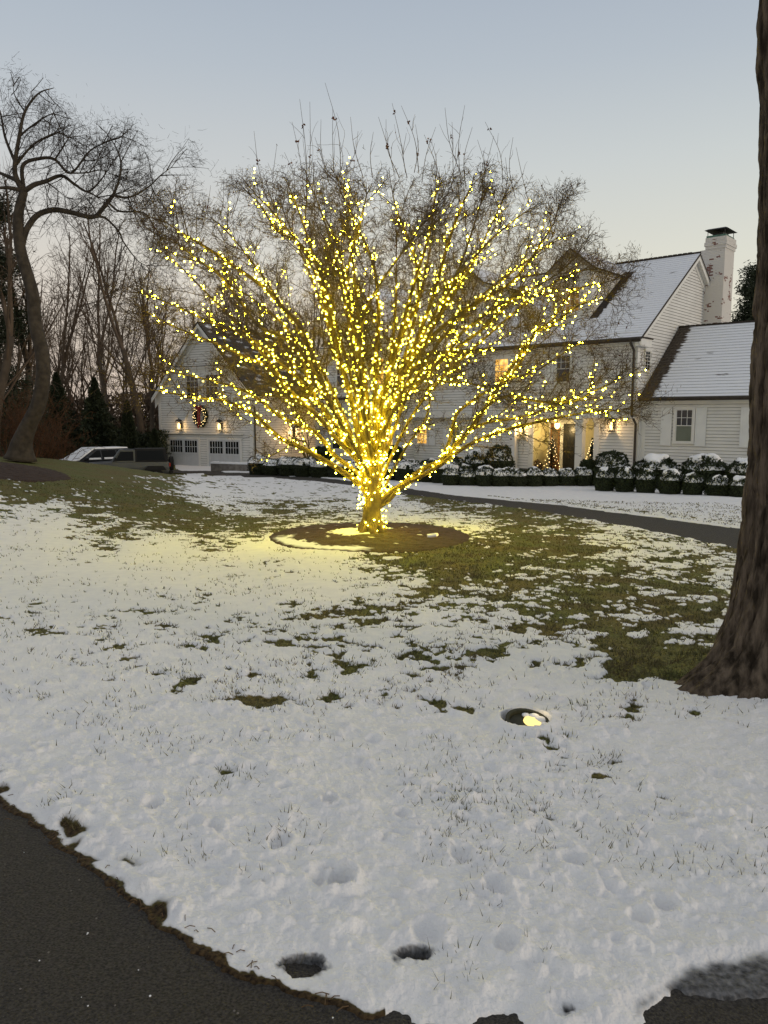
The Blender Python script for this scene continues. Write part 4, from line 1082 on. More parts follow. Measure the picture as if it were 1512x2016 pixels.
def cap(shape, cov, seed, boxy=2.0):
    nu, nv = 56, 18; V = []; 
    for j in range(nv+1):
        th = radians(72)*j/nv
        for i in range(nu):
            ph = 2*pi*i/nu; d = np.array([sin(th)*cos(ph), sin(th)*sin(ph), cos(th)])
            k = (np.abs(d)**boxy).sum()**(-1/boxy); lum = 1+.07*np.sin(d[0]*7+seed)*np.sin(d[1]*6+seed*2)+.05*np.sin(d[2]*9+seed)
            q = float(fbm(np.array([d[0]*2.4+seed*3.1]), np.array([d[1]*2.4]), 3, seed)[0])
            m = float(sstep(-.05, .06, cov*(1.25-th*1.0)-q))
            V.append(d*k*lum*(.92+.17*m)*np.array(shape))
    f = [(j*nu+i, (j+1)*nu+i, (j+1)*nu+(i+1) % nu, j*nu+(i+1) % nu) for j in range(nv) for i in range(nu)]
    return np.array(V), np.array(f)
def straight(V, shape):
    V = V.copy(); h = np.hypot(V[:, 0]/shape[0], V[:, 1]/shape[1])+1e-6; low = sstep(.05, -.25, V[:, 2]/shape[2]) if False else np.clip(-V[:, 2]/shape[2]*4, 0, 1)
    tgt = np.where(h > .25, np.maximum(h, .93-.06*np.random.default_rng(1).random(len(V))), h); k = 1+(tgt/h-1)*low
    V[:, 0] *= k; V[:, 1] *= k; return V
def make_bush(name, label, cat, shape, seed, cov, boxy=2.0, n=2600, size=.045, group=None, stem=False):
    root = thing(name, label, cat, (0,0,0), 0, group)
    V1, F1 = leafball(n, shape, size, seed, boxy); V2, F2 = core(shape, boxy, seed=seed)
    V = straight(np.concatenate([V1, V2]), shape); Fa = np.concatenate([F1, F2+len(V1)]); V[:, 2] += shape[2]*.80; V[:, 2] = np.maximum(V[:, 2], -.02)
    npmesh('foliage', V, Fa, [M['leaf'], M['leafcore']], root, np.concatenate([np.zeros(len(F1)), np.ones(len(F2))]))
    if cov > 0:
        V3, F3 = cap(shape, cov, seed, boxy); V3[:, 2] += shape[2]*.80
        npmesh('snow_cap', V3, F3, [M['snow']], root, smooth=True)
    return root
# prototypes, then copies with their own labels
proto = {}
def bush(kind, px, pbase, Y, wpx, hpx, label, group='clipped evergreen bushes before the house', rz=0):
    """placed by its foot; width and height in metres from the photograph's pixels at that depth"""
    p = at(px, pbase, Y); gz = float(terrain(p.x, p.y)); W = wpx/F*Y; Hh = hpx/F*Y
    zb = min(p.z, gz) if abs(p.z-gz) > .0 else gz
    defs = {'ball': ((.5, .5, .5), 3, .50, 2.3), 'wide': ((.5, .5, .5), 5, .44, 2.6), 'bare': ((.5, .5, .5), 8, .0, 2.2), 'few': ((.5, .5, .5), 13, .22, 2.4), 'full': ((.5, .5, .5), 17, .60, 2.5)}
    top = p.z+Hh
    sc = (W, W, (top-gz+.03)/.90)
    name = 'boxwood_bush'
    if kind not in proto:
        s, sd_, cv, bx = defs[kind]; r = make_bush(name, label, 'bush', s, sd_, cv, bx, group=group); proto[kind] = r
        r.location = (p.x, p.y, gz-.03); r.scale = sc; r.rotation_euler = (0, 0, rz); return r
    return copy_thing(proto[kind], (p.x, p.y, gz-.03), rz, sc, label, group=group)
# front row along the right wing
for i, (px, pb_, w_, h_, lb, k) in enumerate([
    (1190, 957, 40, 36, 'small snow-capped bush before the big dome bush below the porch lantern', 'ball'),
    (1230, 960, 38, 38, 'small snow-capped bush in front of the house corner downspout', 'wide'),
    (1271, 966, 39, 42, 'small snow-capped bush just right of the downspout', 'ball'),
    (1319, 970, 44, 44, 'small snowy bush in front of the gap left of the wing window', 'full'),
    (1363, 975, 40, 44, 'small snow-capped bush below the wing window', 'ball'),
    (1413, 980, 46, 42, 'small flat-topped snowy bush right of the wing window', 'wide'),
    (1455, 985, 40, 46, 'small snow-capped bush against the dark trunk', 'full')]):
    bush(k, px, pb_, 28.2-.5*i, w_, h_, lb, rz=i*1.3)
for i, (px, pb_, Y, w_, h_, lb, k) in enumerate([
    (1203, 945, 30.4, 68, 54, 'big dark dome bush below the right porch lantern', 'few'),
    (1290, 950, 29.6, 80, 52, 'big round bush thick with snow below the left shutter of the wing', 'full'),
    (1385, 958, 28.8, 84, 60, 'big wide bush with a thick snow cap right of the wing window', 'full'),
    (1462, 960, 27.6, 60, 56, 'big snow-capped bush half behind the dark trunk', 'ball'),
    (983, 935, 34.0, 52, 56, 'tall dark round bush left of the porch column', 'few'),
    (937, 935, 34.6, 46, 46, 'round bush frosted with snow, left of the tall dark bush', 'full'),
    (895, 935, 36.0, 42, 34, 'low round bush below the dark ground-floor window', 'few'),
    (848, 935, 37.2, 40, 32, 'low round bush right of the lit ground-floor window', 'ball'),
    (772, 925, 39.5, 46, 48, 'tall bare-topped round bush at the corner of the gable wing', 'bare'),
    (718, 925, 40.5, 44, 44, 'dark round bush behind the lit trunk', 'bare'),
    (637, 925, 42.0, 46, 46, 'dark round bush where garage and house meet', 'bare'),
    (806, 945, 36.2, 44, 38, 'snow-topped mound bush below the lit window', 'full'),
    (868, 948, 35.0, 44, 36, 'snow-topped mound bush in the middle row, right of the lit tree', 'full'),
    (912, 948, 34.2, 42, 34, 'snow-topped mound bush behind the low hedge', 'ball'),
    (955, 950, 33.2, 40, 32, 'small snow-topped bush in front of the tall dark bush', 'full'),
    (1000, 950, 32.2, 36, 28, 'flat snow-topped bush at the foot of the porch column', 'wide'),
    (1158, 952, 31.0, 40, 48, 'dark bush without snow right of the thick porch column', 'bare')]):
    bush(k, px, pb_, Y, w_, h_, lb, rz=i*2.1)
# clipped hedges
def hedge(name, label, stops, hgt, wid, cov, seed, lump=.45):
    """stops: (px, pbase, Y)"""
    pts = [at(a, b, c) for a, b, c in stops]; root = thing(name, label, 'hedge', (pts[0].x, pts[0].y, float(terrain(pts[0].x, pts[0].y))))
    Vl = []; Fl = []; Ml = []; Vs = []; Fs = []; nb = 0; ns_ = 0
    seglen = [0]
    for a, b in zip(pts[:-1], pts[1:]): seglen.append(seglen[-1]+(b-a).to_2d().length)
    tot = seglen[-1]; n = max(2, int(tot/lump)); rg = np.random.default_rng(seed)
    for i in range(n+1):
        s = tot*i/n; k = min(max(np.searchsorted(seglen, s)-1, 0), len(pts)-2)
        f = (s-seglen[k])/(seglen[k+1]-seglen[k]); p = pts[k].lerp(pts[k+1], f)
        hh = hgt*(1+.26*(rg.random()-.5)); gz = float(terrain(p.x, p.y))
        sh = (lump*.62, wid/2, hh/2)
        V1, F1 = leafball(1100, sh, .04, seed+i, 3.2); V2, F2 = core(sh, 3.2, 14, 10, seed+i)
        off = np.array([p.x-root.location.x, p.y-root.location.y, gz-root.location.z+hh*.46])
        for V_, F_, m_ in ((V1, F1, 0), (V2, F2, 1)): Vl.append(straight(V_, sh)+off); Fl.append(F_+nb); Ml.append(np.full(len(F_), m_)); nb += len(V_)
        if cov > 0:
            V3, F3 = cap(sh, cov*rg.uniform(.7, 1.15), seed+i, 3.2); Vs.append(V3+off); Fs.append(F3+ns_); ns_ += len(V3)
    npmesh('foliage', np.concatenate(Vl), np.concatenate(Fl), [M['leaf'], M['leafcore']], root, np.concatenate(Ml))
    if Vs: npmesh('snow_cap', np.concatenate(Vs), np.concatenate(Fs), [M['snow']], root, smooth=True)
hedge('low_hedge', 'low clipped hedge with snow along its top in front of the porch', [(888, 962, 31.0), (1000, 960, 30.4), (1080, 957, 30.6), (1148, 953, 30.6)], .68, .75, .47, 100, .62)
hedge('mounded_hedge', 'long dark mounded hedge with snow patches behind the lit tree, beside the garage', [(512, 932, 39.5), (560, 936, 38.5), (620, 940, 37.4), (680, 944, 36.4), (740, 948, 35.2), (800, 952, 34.0), (875, 958, 32.6)], .95, 1.5, .33, 200, 1.0)

# path light stake
p = G(880, 956); pl = thing('path_light', 'slim dark path light post standing in the snow at the hedge end', 'light', (p[0], p[1], float(terrain(*p))))
mb = MB(); mb.tube([(0,0,-.1), (0,0,.52)], .022, M['bark_dark'], 8); mb.build('post', pl)
mb = MB(); mb.tube([(0,0,.52), (0,0,.56), (0,0,.6)], [.05, .055, .01], M['dark_metal'], 10); mb.build('head', pl)

# ------------------------------------------------------------------ CHRISTMAS TREES AND WREATH
def mini_tree(label, px, py, w, h, seed):
    x, z = H.hp(px, py, w); root = thing('christmas_tree', label, 'christmas tree', H.world(x, w, .14), H.ang, 'small christmas trees in the porch')
    rg = np.random.default_rng(seed); n = 2600; t = rg.uniform(0, 1, n)**.8
    an = rg.uniform(0, 2*pi, n); lay = .75+.25*np.abs(np.sin(t*22)); r = (1-t)*.42*lay*rg.uniform(.5, 1.05, n)
    P = np.stack([r*np.cos(an), r*np.sin(an), .15+t*(h-.15)-(r*.15)], -1)
    d = np.stack([np.cos(an), np.sin(an), rg.uniform(-.5, .2, n)], -1); v = np.cross(d, np.array([0, 0, 1.])); v /= np.linalg.norm(v, axis=1, keepdims=True)
    s = .06; V = np.stack([P-d*s, P-v*s*.4, P+d*s, P+v*s*.4], 1).reshape(-1, 3)
    npmesh('foliage', V, np.arange(4*n).reshape(-1, 4), [M['spruce']], root)
    mb = MB(); mb.tube([(0,0,0), (0,0,h*.9)], [.04, .01], M['bark_dark'], 6); mb.tube([(0,0,0), (0,0,.16)], [.13, .16], M['stone'], 12); mb.build('trunk', root)
    b = MB(); b.ball((0,0,0), .019, M['mini'], 6, 4); first = b.build('bulb', root)
    for i in range(46):
        t = (i+.5)/46*.97; a = i*2.4+rg.uniform(-.4, .4); rr_ = (1-t)*.42*.92+.02
        o = first if i == 0 else first.copy()
        if i: C.objects.link(o); o.parent = root
        o.location = (rr_*cos(a), rr_*sin(a), .2+t*(h-.2))
mini_tree('small lit christmas tree in front of the wooden panel, left of the dark door', 1087, 880, 1.0, 1.78, 1)
mini_tree('small lit christmas tree half hidden between the thick column and the right pilaster', 1166, 880, .95, 1.72, 2)
x, z = H.hp(1052, 915, .9)
pb_ = thing('potted_shrub', 'small reddish shrub with a few lights left of the porch christmas tree', 'shrub', H.world(x, .9, .14), H.ang)
V1, F1 = leafball(900, (.42, .35, .3), .035, 44); V1[:, 2] += .32; npmesh('foliage', V1, F1, [M['rust']], pb_)
mb = MB(); mb.tube([(0,0,0), (0,0,.3)], .02, M['bark_dark'], 6); mb.build('stem', pb_)
b = MB(); b.ball((0,0,0), .016, M['mini'], 6, 4); f0 = b.build('bulb', pb_); f0.location = (.3, -.2, .35)
for i, q in enumerate([(.1, -.3, .3), (.38, -.1, .45), (.2, -.28, .2), (-.1, -.3, .4)]):
    o = f0.copy(); C.objects.link(o); o.parent = pb_; o.location = q

x, z = Gf.hp(397, 819, 0)
wr_ = thing('wreath', 'green christmas wreath with small lights and a red bow above the garage doors', 'wreath', Gf.world(x, -.06, z), Gf.ang)
rg = np.random.default_rng(5); n = 2600; an = rg.uniform(0, 2*pi, n); rad = .47+rg.normal(size=n)*.085; off = rg.normal(size=n)*.06
P = np.stack([rad*np.cos(an), -.06+off, rad*np.sin(an)*1.12], -1); d = rg.normal(size=(n, 3)); d /= np.linalg.norm(d, axis=1, keepdims=True); v = np.cross(d, rg.normal(size=(n, 3))); v /= np.linalg.norm(v, axis=1, keepdims=True)
V = np.stack([P-d*.06, P-v*.018, P+d*.06, P+v*.018], 1).reshape(-1, 3); npmesh('foliage', V, np.arange(4*n).reshape(-1, 4), [M['spruce']], wr_)
M['ribbon'] = mat('red_ribbon', (.28, .03, .02), .6)
mb = MB()
mb.tube([(-.03,-.2,.5), (-.2,-.22,.62), (-.22,-.2,.45), (-.02,-.2,.46)], [.03,.06,.05,.03], M['ribbon'], 6); mb.tube([(.03,-.2,.5), (.2,-.22,.62), (.22,-.2,.45), (.02,-.2,.46)], [.03,.06,.05,.03], M['ribbon'], 6)
mb.box(-.13, -.03, -.2, -.18, -.75, .47, M['ribbon']); mb.box(.02, .12, -.205, -.185, -.55, .47, M['ribbon']); mb.ball((0,-.21,.48), .06, M['ribbon'])
mb.build('bow', wr_)
b = MB(); b.ball((0,0,0), .02, M['mini'], 6, 4); f0 = b.build('bulb', wr_); f0.location = (.47, -.14, 0)
for i in range(1, 40):
    a = i*2.39996; q = .47+.09*sin(i*1.7); o = f0.copy(); C.objects.link(o); o.parent = wr_; o.location = (q*cos(a), -.15, q*sin(a)*1.12)

# ------------------------------------------------------------------ TREES
def catmull(pts, m=6):
    pts = [Vector(p) for p in pts]; P = [pts[0]*2-pts[1]]+pts+[pts[-1]*2-pts[-2]]; o = []
    for i in range(1, len(P)-2):
        for k in range(m):
            t = k/m; a, b, c, d = P[i-1], P[i], P[i+1], P[i+2]
            o.append(.5*((2*b)+(c-a)*t+(2*a-5*b+4*c-d)*t*t+(3*b-a-3*c+d)*t**3))
    o.append(pts[-1]); return o
def rdir(rg, d, ang):
    """direction at angle ang from d, random around it"""
    o = d.orthogonal().normalized(); q = d.cross(o); a = rg.uniform(0, 2*pi)
    return (d*cos(ang)+(o*cos(a)+q*sin(a))*sin(ang)).normalized()
def branch(rg, segs, p, d, L, r, lvl, prm, paths=None):
    n = max(2, int(L/prm['step'][lvl])); st = L/n; pts = [p.copy()]; cur = p.copy(); dd = d.copy()
    up_b, wob = prm['up'][lvl], prm['wob'][lvl]; r1 = r*prm['taper']
    kids = prm['kids'][lvl] if lvl < len(prm['kids']) else 0; acc = rg.random()
    for i in range(n):
        dd = (dd+Vector((rg.gauss(0, wob), rg.gauss(0, wob), rg.gauss(0, wob)+up_b))).normalized()
        nx = cur+dd*st; ra = r+(r1-r)*i/n; rb = r+(r1-r)*(i+1)/n
        segs.append((*cur, *nx, ra, rb)); f = (i+1)/n
        if kids and f > prm['bare'][lvl]:
            acc += kids*st
            while acc > 1:
                acc -= 1; cl = prm['clen'][lvl]*(1-.55*f)*rg.uniform(.6, 1.3)
                cd = rdir(rg, dd, radians(rg.uniform(*prm['ang'][lvl])))
                branch(rg, segs, cur.lerp(nx, rg.random()), cd, cl, max(rb*prm['rr'][lvl], prm['rmin']), lvl+1, prm)
        cur = nx; pts.append(cur.copy())
    if paths is not None: paths.append(pts)
    return pts

# ---- the lit maple
TB = G(732, 1056); TD = TB[1]; tz = float(terrain(*TB))
maple = thing('maple_tree', 'wide vase-shaped bare tree wrapped in glowing string lights in the mulch bed', 'tree', (TB[0], TB[1], tz))
limb_px = [  # pixel path from the fork outwards; last value: how far the tip leans towards (-) or away from (+) the viewer, metres; radii
 ([(716,962),(672,927),(600,885),(553,863),(500,816),(447,791),(371,780),(304,768)], -1.2, .075),
 ([(712,940),(660,898),(619,850),(553,821),(513,789),(470,765),(399,745),(336,733)], .8, .06),
 ([(716,925),(664,866),(627,821),(569,768),(526,720),(482,703),(438,682),(401,667),(343,643),(300,620)], -.6, .062),
 ([(722,905),(690,880),(650,828),(614,768),(598,715),(582,673),(555,636),(500,590),(452,560)], 1.6, .065),
 ([(716,930),(680,850),(640,770),(594,649),(560,610),(525,570),(465,527),(412,491),(370,466),(330,440)], -1.5, .08),
 ([(640,770),(600,700),(550,660),(511,643),(465,583),(425,534),(400,520),(350,480)], -2.2, .045),
 ([(569,768),(520,700),(470,655),(432,643),(380,618),(340,600),(280,577)], .4, .04),
 ([(724,940),(705,860),(690,780),(665,690),(640,600),(627,530),(587,477),(545,454),(510,400),(470,370)], .6, .075),
 ([(665,690),(650,620),(657,600),(632,545),(600,450),(573,378),(540,330)], -1.8, .05),
 ([(728,920),(712,800),(700,700),(690,620),(667,491),(640,430),(614,391),(590,340)], 2.2, .07),
 ([(730,900),(722,780),(705,680),(682,557),(707,448),(725,370),(736,325),(745,300)], -2.0, .07),
 ([(740,920),(738,820),(740,720),(745,620),(735,520),(700,440),(670,360),(650,310)], -.4, .075),
 ([(742,900),(750,800),(770,720),(800,640),(823,590),(816,504),(780,411),(770,350),(775,305)], 1.0, .075),
 ([(770,720),(790,650),(815,560),(846,458),(856,391),(866,355),(870,320)], -1.3, .055),
 ([(748,930),(755,850),(780,760),(820,670),(850,590),(885,471),(912,398),(925,375),(940,330)], -.6, .075),
 ([(780,760),(830,680),(880,600),(930,520),(985,405),(1010,360),(1030,340)], 1.4, .055),
 ([(830,680),(900,620),(950,590),(1005,557),(1038,520),(1061,487),(1090,440)], -.8, .045),
 ([(752,900),(760,835),(790,790),(839,739),(892,680),(915,650),(985,600),(1040,573),(1097,540)], -1.6, .065),
 ([(839,739),(880,700),(920,670),(960,640),(998,603),(1044,573),(1110,500)], 1.8, .045),
 ([(760,975),(793,954),(830,925),(869,905),(909,865),(958,799),(998,736),(1054,656),(1087,630),(1130,573),(1203,553)], -.6, .072),
 ([(869,905),(885,868),(897,820),(915,800),(960,770),(1010,745),(1058,729),(1124,686),(1203,643)], 1.5, .045),
 ([(909,865),(940,830),(958,800),(1000,780),(1060,790),(1124,792),(1170,770),(1206,752)], -1.5, .042),
 ([(960,790),(1020,720),(1051,660),(1084,643),(1140,600),(1190,590)], -1.9, .035),
 ([(764,985),(793,957),(859,921),(919,878),(991,848),(1071,828),(1157,812),(1216,808)], -1.0, .065),
 ([(859,921),(900,870),(950,835),(1020,822),(1090,800),(1150,772),(1210,719)], 1.2, .04),
 ([(745,890),(735,820),(760,760),(790,735),(850,712),(905,700),(950,690),(1010,650)], 2.4, .045),
 ([(726,930),(700,780),(655,620),(600,500),(530,410),(468,352)], .6, .045),
 ([(720,930),(650,760),(560,610),(500,520),(430,440),(380,418)], .9, .045),
 ([(745,930),(790,760),(860,610),(950,490),(1030,420),(1075,396)], .9, .045),
 ([(748,930),(820,740),(930,600),(1030,520),(1095,470),(1130,452)], 1.1, .045),
 ([(716,930),(620,780),(500,670),(420,590),(350,520),(312,482)], 1.0, .045),
 ([(752,940),(830,790),(950,670),(1070,570),(1150,530),(1192,522)], .9, .042),
 ([(757,960),(775,925),(800,880),(835,830),(846,790),(846,758),(900,752),(950,760)], -2.6, .03),
]
rg = random.Random(11)
limbs = []           # (points, r0, r1)
def ztip(n, amt): return [amt*(i/(n-1))**1.3 for i in range(n)]
for pts, amt, r0 in limb_px:
    zz = ztip(len(pts), amt); wp = [at(a, b, TD+q) for (a, b), q in zip(pts, zz)]
    if 885 < pts[0][1] < 990 and 700 < pts[0][0] < 775: wp = [at(733+(pts[0][0]-735)*.25, 1000, TD)]+wp
    limbs.append((catmull(wp, 5), r0*.86, .010))
# limbs that lean mostly towards or away from the viewer, filling the round crown
fork = at(735, 930, TD)
for k in range(11):
    azm = (k+.5)/11*2*pi + rg.uniform(-.15, .15)
    if abs(cos(azm)) > .88: continue
    el = radians(rg.choice([34, 48, 60, 70, 78]) + rg.uniform(-5, 5)); L = (3.7+1.9*min(1, el/radians(60)))*rg.uniform(.86, 1.0)
    dvec = Vector((cos(azm)*cos(el), sin(azm)*cos(el)*.85, sin(el))); side = Vector((rg.gauss(0, .14), rg.gauss(0, .14), 0))
    p0 = fork+Vector((cos(azm)*.05, sin(azm)*.05, rg.uniform(-.2, .5)))
    limbs.append((catmull([p0, p0+dvec*L*.3+side+Vector((0,0,.12)), p0+dvec*L*.65+side*1.5+Vector((0,0,.18)), p0+dvec*L], 7), rg.uniform(.04, .055), .010))
def env(el): return np.interp(el, [-20, 15, 25, 45, 60, 90], [4.7, 5.25, 5.4, 6.1, 6.05, 5.9])
for k_, (pts, r0, r1) in enumerate(limbs):
    keep = []
    for p in pts:
        q = p-fork; q = Vector((q.x, q.y*1.08, q.z)); L_ = q.length
        if L_ > .8 and L_ > float(env(math.degrees(math.asin(q.z/L_))))*.93: break
        if q.z+.38*max(0, -q.y) > 5.15: break
        keep.append(p)
    limbs[k_] = (keep, r0, r1)
tb = MB(); O_ = Vector(maple.location)
tp = catmull([(TB[0], TB[1], tz-.15), (TB[0]+.0, TB[1], tz+.25), tuple(at(732, 1000, TD)), tuple(at(735, 950, TD)), tuple(at(738, 890, TD))], 6)
nR = len(tp); tr = [.23, .21, .20]+[.195-.095*i/nR for i in range(nR-3)]
tb.tube([p-O_ for p in tp], tr, M['bark_maple'], 18)
for k in range(7):                                     # root flare
    a = k*2*pi/7+.3; q = Vector((cos(a), sin(a), 0))
    tb.tube([Vector((0,0,.35))+q*.10, Vector((0,0,.12))+q*.20, Vector((0,0,-.02))+q*.33], [.07, .075, .04], M['bark_maple'], 8)
for pts, r0, r1 in limbs:
    n = len(pts); tb.tube([p-O_ for p in pts], [r1+(r0-r1)*(1-i/(n-1))**.9 for i in range(n)], M['bark_maple'], 9)
tb.build('trunk', maple, smooth=True)
segs = []; sidepaths = []
prm = dict(step=[.2, .14, .10, .08], up=[.05, .06, .07, .05], wob=[.12, .16, .2, .25], taper=.45, kids=[8.5, 13.5, 16], bare=[.15, .1, .05], clen=[.62, .36, .19], ang=[(25, 65), (28, 75), (25, 80)], rr=[.62, .7, .75], rmin=.0034)
for li, (pts, r0, r1) in enumerate(limbs):
    n = len(pts); tot = sum((b-a).length for a, b in zip(pts[:-1], pts[1:])); s = 0; nxt_ = tot*.34
    for i in range(n-1):
        l = (pts[i+1]-pts[i]).length
        while nxt_ < s+l:
            f = nxt_/tot; p = pts[i].lerp(pts[i+1], (nxt_-s)/l); d = (pts[i+1]-pts[i]).normalized()
            cd = rdir(rg, d, radians(rg.uniform(22, 62))); cd = (cd+Vector((0, 0, .15))).normalized()
            pth = branch(rg, segs, p, cd, (1.25-.55*f)*rg.uniform(.6, 1.25), .011*(1.25-.5*f), 0, prm)
            if li < 33 and rg.random() < .5: sidepaths.append(pth)
            nxt_ += .42 if f < .6 else .26
        s += l
    d = (pts[-1]-pts[-2]).normalized()
    for _ in range(3): branch(rg, segs, pts[-1], rdir(rg, d, radians(rg.uniform(5, 28))), .8*rg.uniform(.6, 1.2), .009, 0, prm)
n_crown = len(segs)
# upright water shoots along the top
leafpts = []
for px, py, py2 in [(500,400,258),(545,400,285),(590,380,195),(575,370,240),(610,350,200),(640,330,163),(655,330,215),(632,340,235),(690,330,230),(705,330,258),(735,330,260),(772,320,203),(790,320,208),(760,330,235),(818,320,245),(835,340,265),(858,340,250),(876,330,212),(915,340,207),(930,350,250),(905,350,262),(955,340,240),(972,360,268),(1010,370,270),(1016,380,290),(995,380,310),(1060,440,352),(1102,470,410),(440,440,352),(415,430,365),(395,450,380),(478,410,330),(1187,545,470),(1175,560,485),(670,330,280),(850,330,280),(560,370,300),(620,345,270),(745,320,230),(800,330,262),(890,340,240),(940,345,275)]:
    Yd = TD+rg.uniform(-.8, .8); a = at(px+rg.uniform(-35, 35), py+20, Yd); b = at(px, py2, Yd); mid = a.lerp(b, .5)+Vector((rg.gauss(0, .05), 0, 0))
    pl_ = catmull([a, mid, b], 4)
    for i in range(len(pl_)-1): segs.append((*pl_[i], *pl_[i+1], .0075-.0006*i, .0075-.0006*(i+1)))
    for _ in range(2):
        q = pl_[rg.randrange(2, 6)]; branch(rg, segs, q, Vector((rg.gauss(0, .3), 0, 1)).normalized(), (b-q).length*.6, .004, 3, dict(prm, kids=[0,0,0,0]))
    if rg.random() < .55: leafpts.append(pl_[rg.randrange(3, 8)])
print('n', n_crown); S_ = np.array(segs); v_ = (S_[:, 3:6]-np.array(fork))*np.array([1, 1.08, 1]); rr_ = np.linalg.norm(v_, axis=1); el_ = np.degrees(np.arcsin(v_[:, 2]/rr_))
ok_ = (rr_ < env(el_)*(.95+.10*np.random.default_rng(2).random(len(rr_)))) | (np.arange(len(S_)) >= n_crown)
ok_ &= ((v_[:, 2]+.38*np.maximum(0, -v_[:, 1]) < 5.45+.12*np.random.default_rng(9).normal(size=len(rr_))) | (np.arange(len(S_)) >= n_crown))
S_ = S_[ok_]; S_[:, 0:3] -= np.array(O_); S_[:, 3:6] -= np.array(O_)
print('maple twigs', len(S_))
crown = segs_mesh('crown', S_, 3, [M['twig']], maple)
# a few dead leaves still hanging
tips = S_[np.random.default_rng(3).choice(len(S_), 900, replace=False), 3:6]
lp = np.concatenate([tips, np.repeat(np.array([tuple(p-O_) for p in leafpts]), 6, axis=0)+np.random.default_rng(4).normal(size=(len(leafpts)*6, 3))*.018])
r_ = np.random.default_rng(6); n = len(lp); u = r_.normal(size=(n, 3)); u /= np.linalg.norm(u, axis=1, keepdims=True); v = np.cross(u, r_.normal(size=(n, 3))); v /= np.linalg.norm(v, axis=1, keepdims=True)
s = .024; V = np.stack([lp-u*s, lp-v*s*.7, lp+u*s, lp+v*s*.7], 1).reshape(-1, 3)
lf = npmesh('dead_leaves', V, np.arange(4*n).reshape(-1, 4), [M['leaf_dead']], maple); lf['kind'] = 'stuff'

# ---- string lights
lights = thing('string_lights', 'warm white string lights wound round the trunk and limbs of the bare tree', 'string lights', (TB[0], TB[1], tz+.3))
LO = Vector(lights.location); bpos = []; wires = []
def wind(pts, ra, rb, f0, f1, step, turns):
    n = len(pts); cum = [0]
    for a, b in zip(pts[:-1], pts[1:]): cum.append(cum[-1]+(b-a).length)
    tot = cum[-1]; s = tot*f0; ph = rg.uniform(0, 6.28); prev = None; out_ = []
    while s < tot*f1:
        k = min(max(int(np.searchsorted(cum, s))-1, 0), n-2); f = (s-cum[k])/max(cum[k+1]-cum[k], 1e-6)
        p = pts[k].lerp(pts[k+1], f); d = (pts[k+1]-pts[k]).normalized(); r = rb+(ra-rb)*(1-s/tot)**.9
        o = d.orthogonal().normalized(); q = d.cross(o); a = ph+s*turns
        off = (o*cos(a)+q*sin(a)); P = p+off*(r+.02+rg.uniform(0, .03)); bpos.append((P, off))
        out_.append(p+off*(r+.006)); s += step*rg.uniform(.55, 1.45)
    wires.append(out_)
for _ in range(4): wind(tp, .25, .19, .10, 1.0, .068, 9+_)
for i, (pts, r0, r1) in enumerate(limbs):
    big = r0 > .050
    wind(pts, r0, r1, .0, .98 if i < 33 else rg.uniform(.75, .92), .09 if big else .10, 16)
    if big and i < 33: wind(pts, r0, r1, .02, .70, .12, -13)
for pth in sidepaths: wind(pth, .012, .006, .05, .85, .13, 12)
print('bulbs', len(bpos))
wv = [(*(a-LO), *(b-LO), .0022, .0022) for wlist in wires for a, b in zip(wlist[:-1], wlist[1:])]
segs_mesh('wire', wv, 3, [M['wire']], lights)
def ico(r):
    V = []; ph = (1+5**.5)/2
    for a, b in ((-1, ph), (1, ph), (-1, -ph), (1, -ph)): V += [(a, b, 0)]
    for a, b in ((-1, ph), (1, ph), (-1, -ph), (1, -ph)): V += [(0, a, b)]
    for a, b in ((-1, ph), (1, ph), (-1, -ph), (1, -ph)): V += [(b, 0, a)]
    Fc = [(0,11,5),(0,5,1),(0,1,7),(0,7,10),(0,10,11),(1,5,9),(5,11,4),(11,10,2),(10,7,6),(7,1,8),(3,9,4),(3,4,2),(3,2,6),(3,6,8),(3,8,9),(4,9,5),(2,4,11),(6,2,10),(8,6,7),(9,8,1)]
    V = np.array(V, float); V /= np.linalg.norm(V, axis=1, keepdims=True); return V*r, np.array(Fc)
bv, bf = ico(.0132)
order = sorted(range(len(bpos)), key=lambda i: bpos[i][0].y)
first = npmesh('bulb', bv, bf, [M['bulb']], lights, smooth=True); first.location = bpos[order[0]][0]-LO
pick = order[1:100]
for j, i in enumerate(pick):
    o = first.copy(); C.objects.link(o); o.parent = lights; o.location = bpos[i][0]-LO; s = rg.uniform(.8, 1.15); o.scale = (s, s, s)
rest = np.array([tuple(bpos[i][0]-LO) for i in order[100:]]); k = len(rest); sc_ = np.random.default_rng(8).uniform(.62, 1.3, k)
V = (rest[:, None, :]+bv[None]*sc_[:, None, None]).reshape(-1, 3); Fb = (bf[None]+(np.arange(k)*12)[:, None, None]).reshape(-1, 3)
o = npmesh('bulbs', V, Fb, [M['bulb'], M['bulb_dim'], M['bulb_hot']], lights, np.repeat(np.random.default_rng(21).choice([0, 1, 2], k, p=[.5, .3, .2]), 20), smooth=True); o['kind'] = 'stuff'

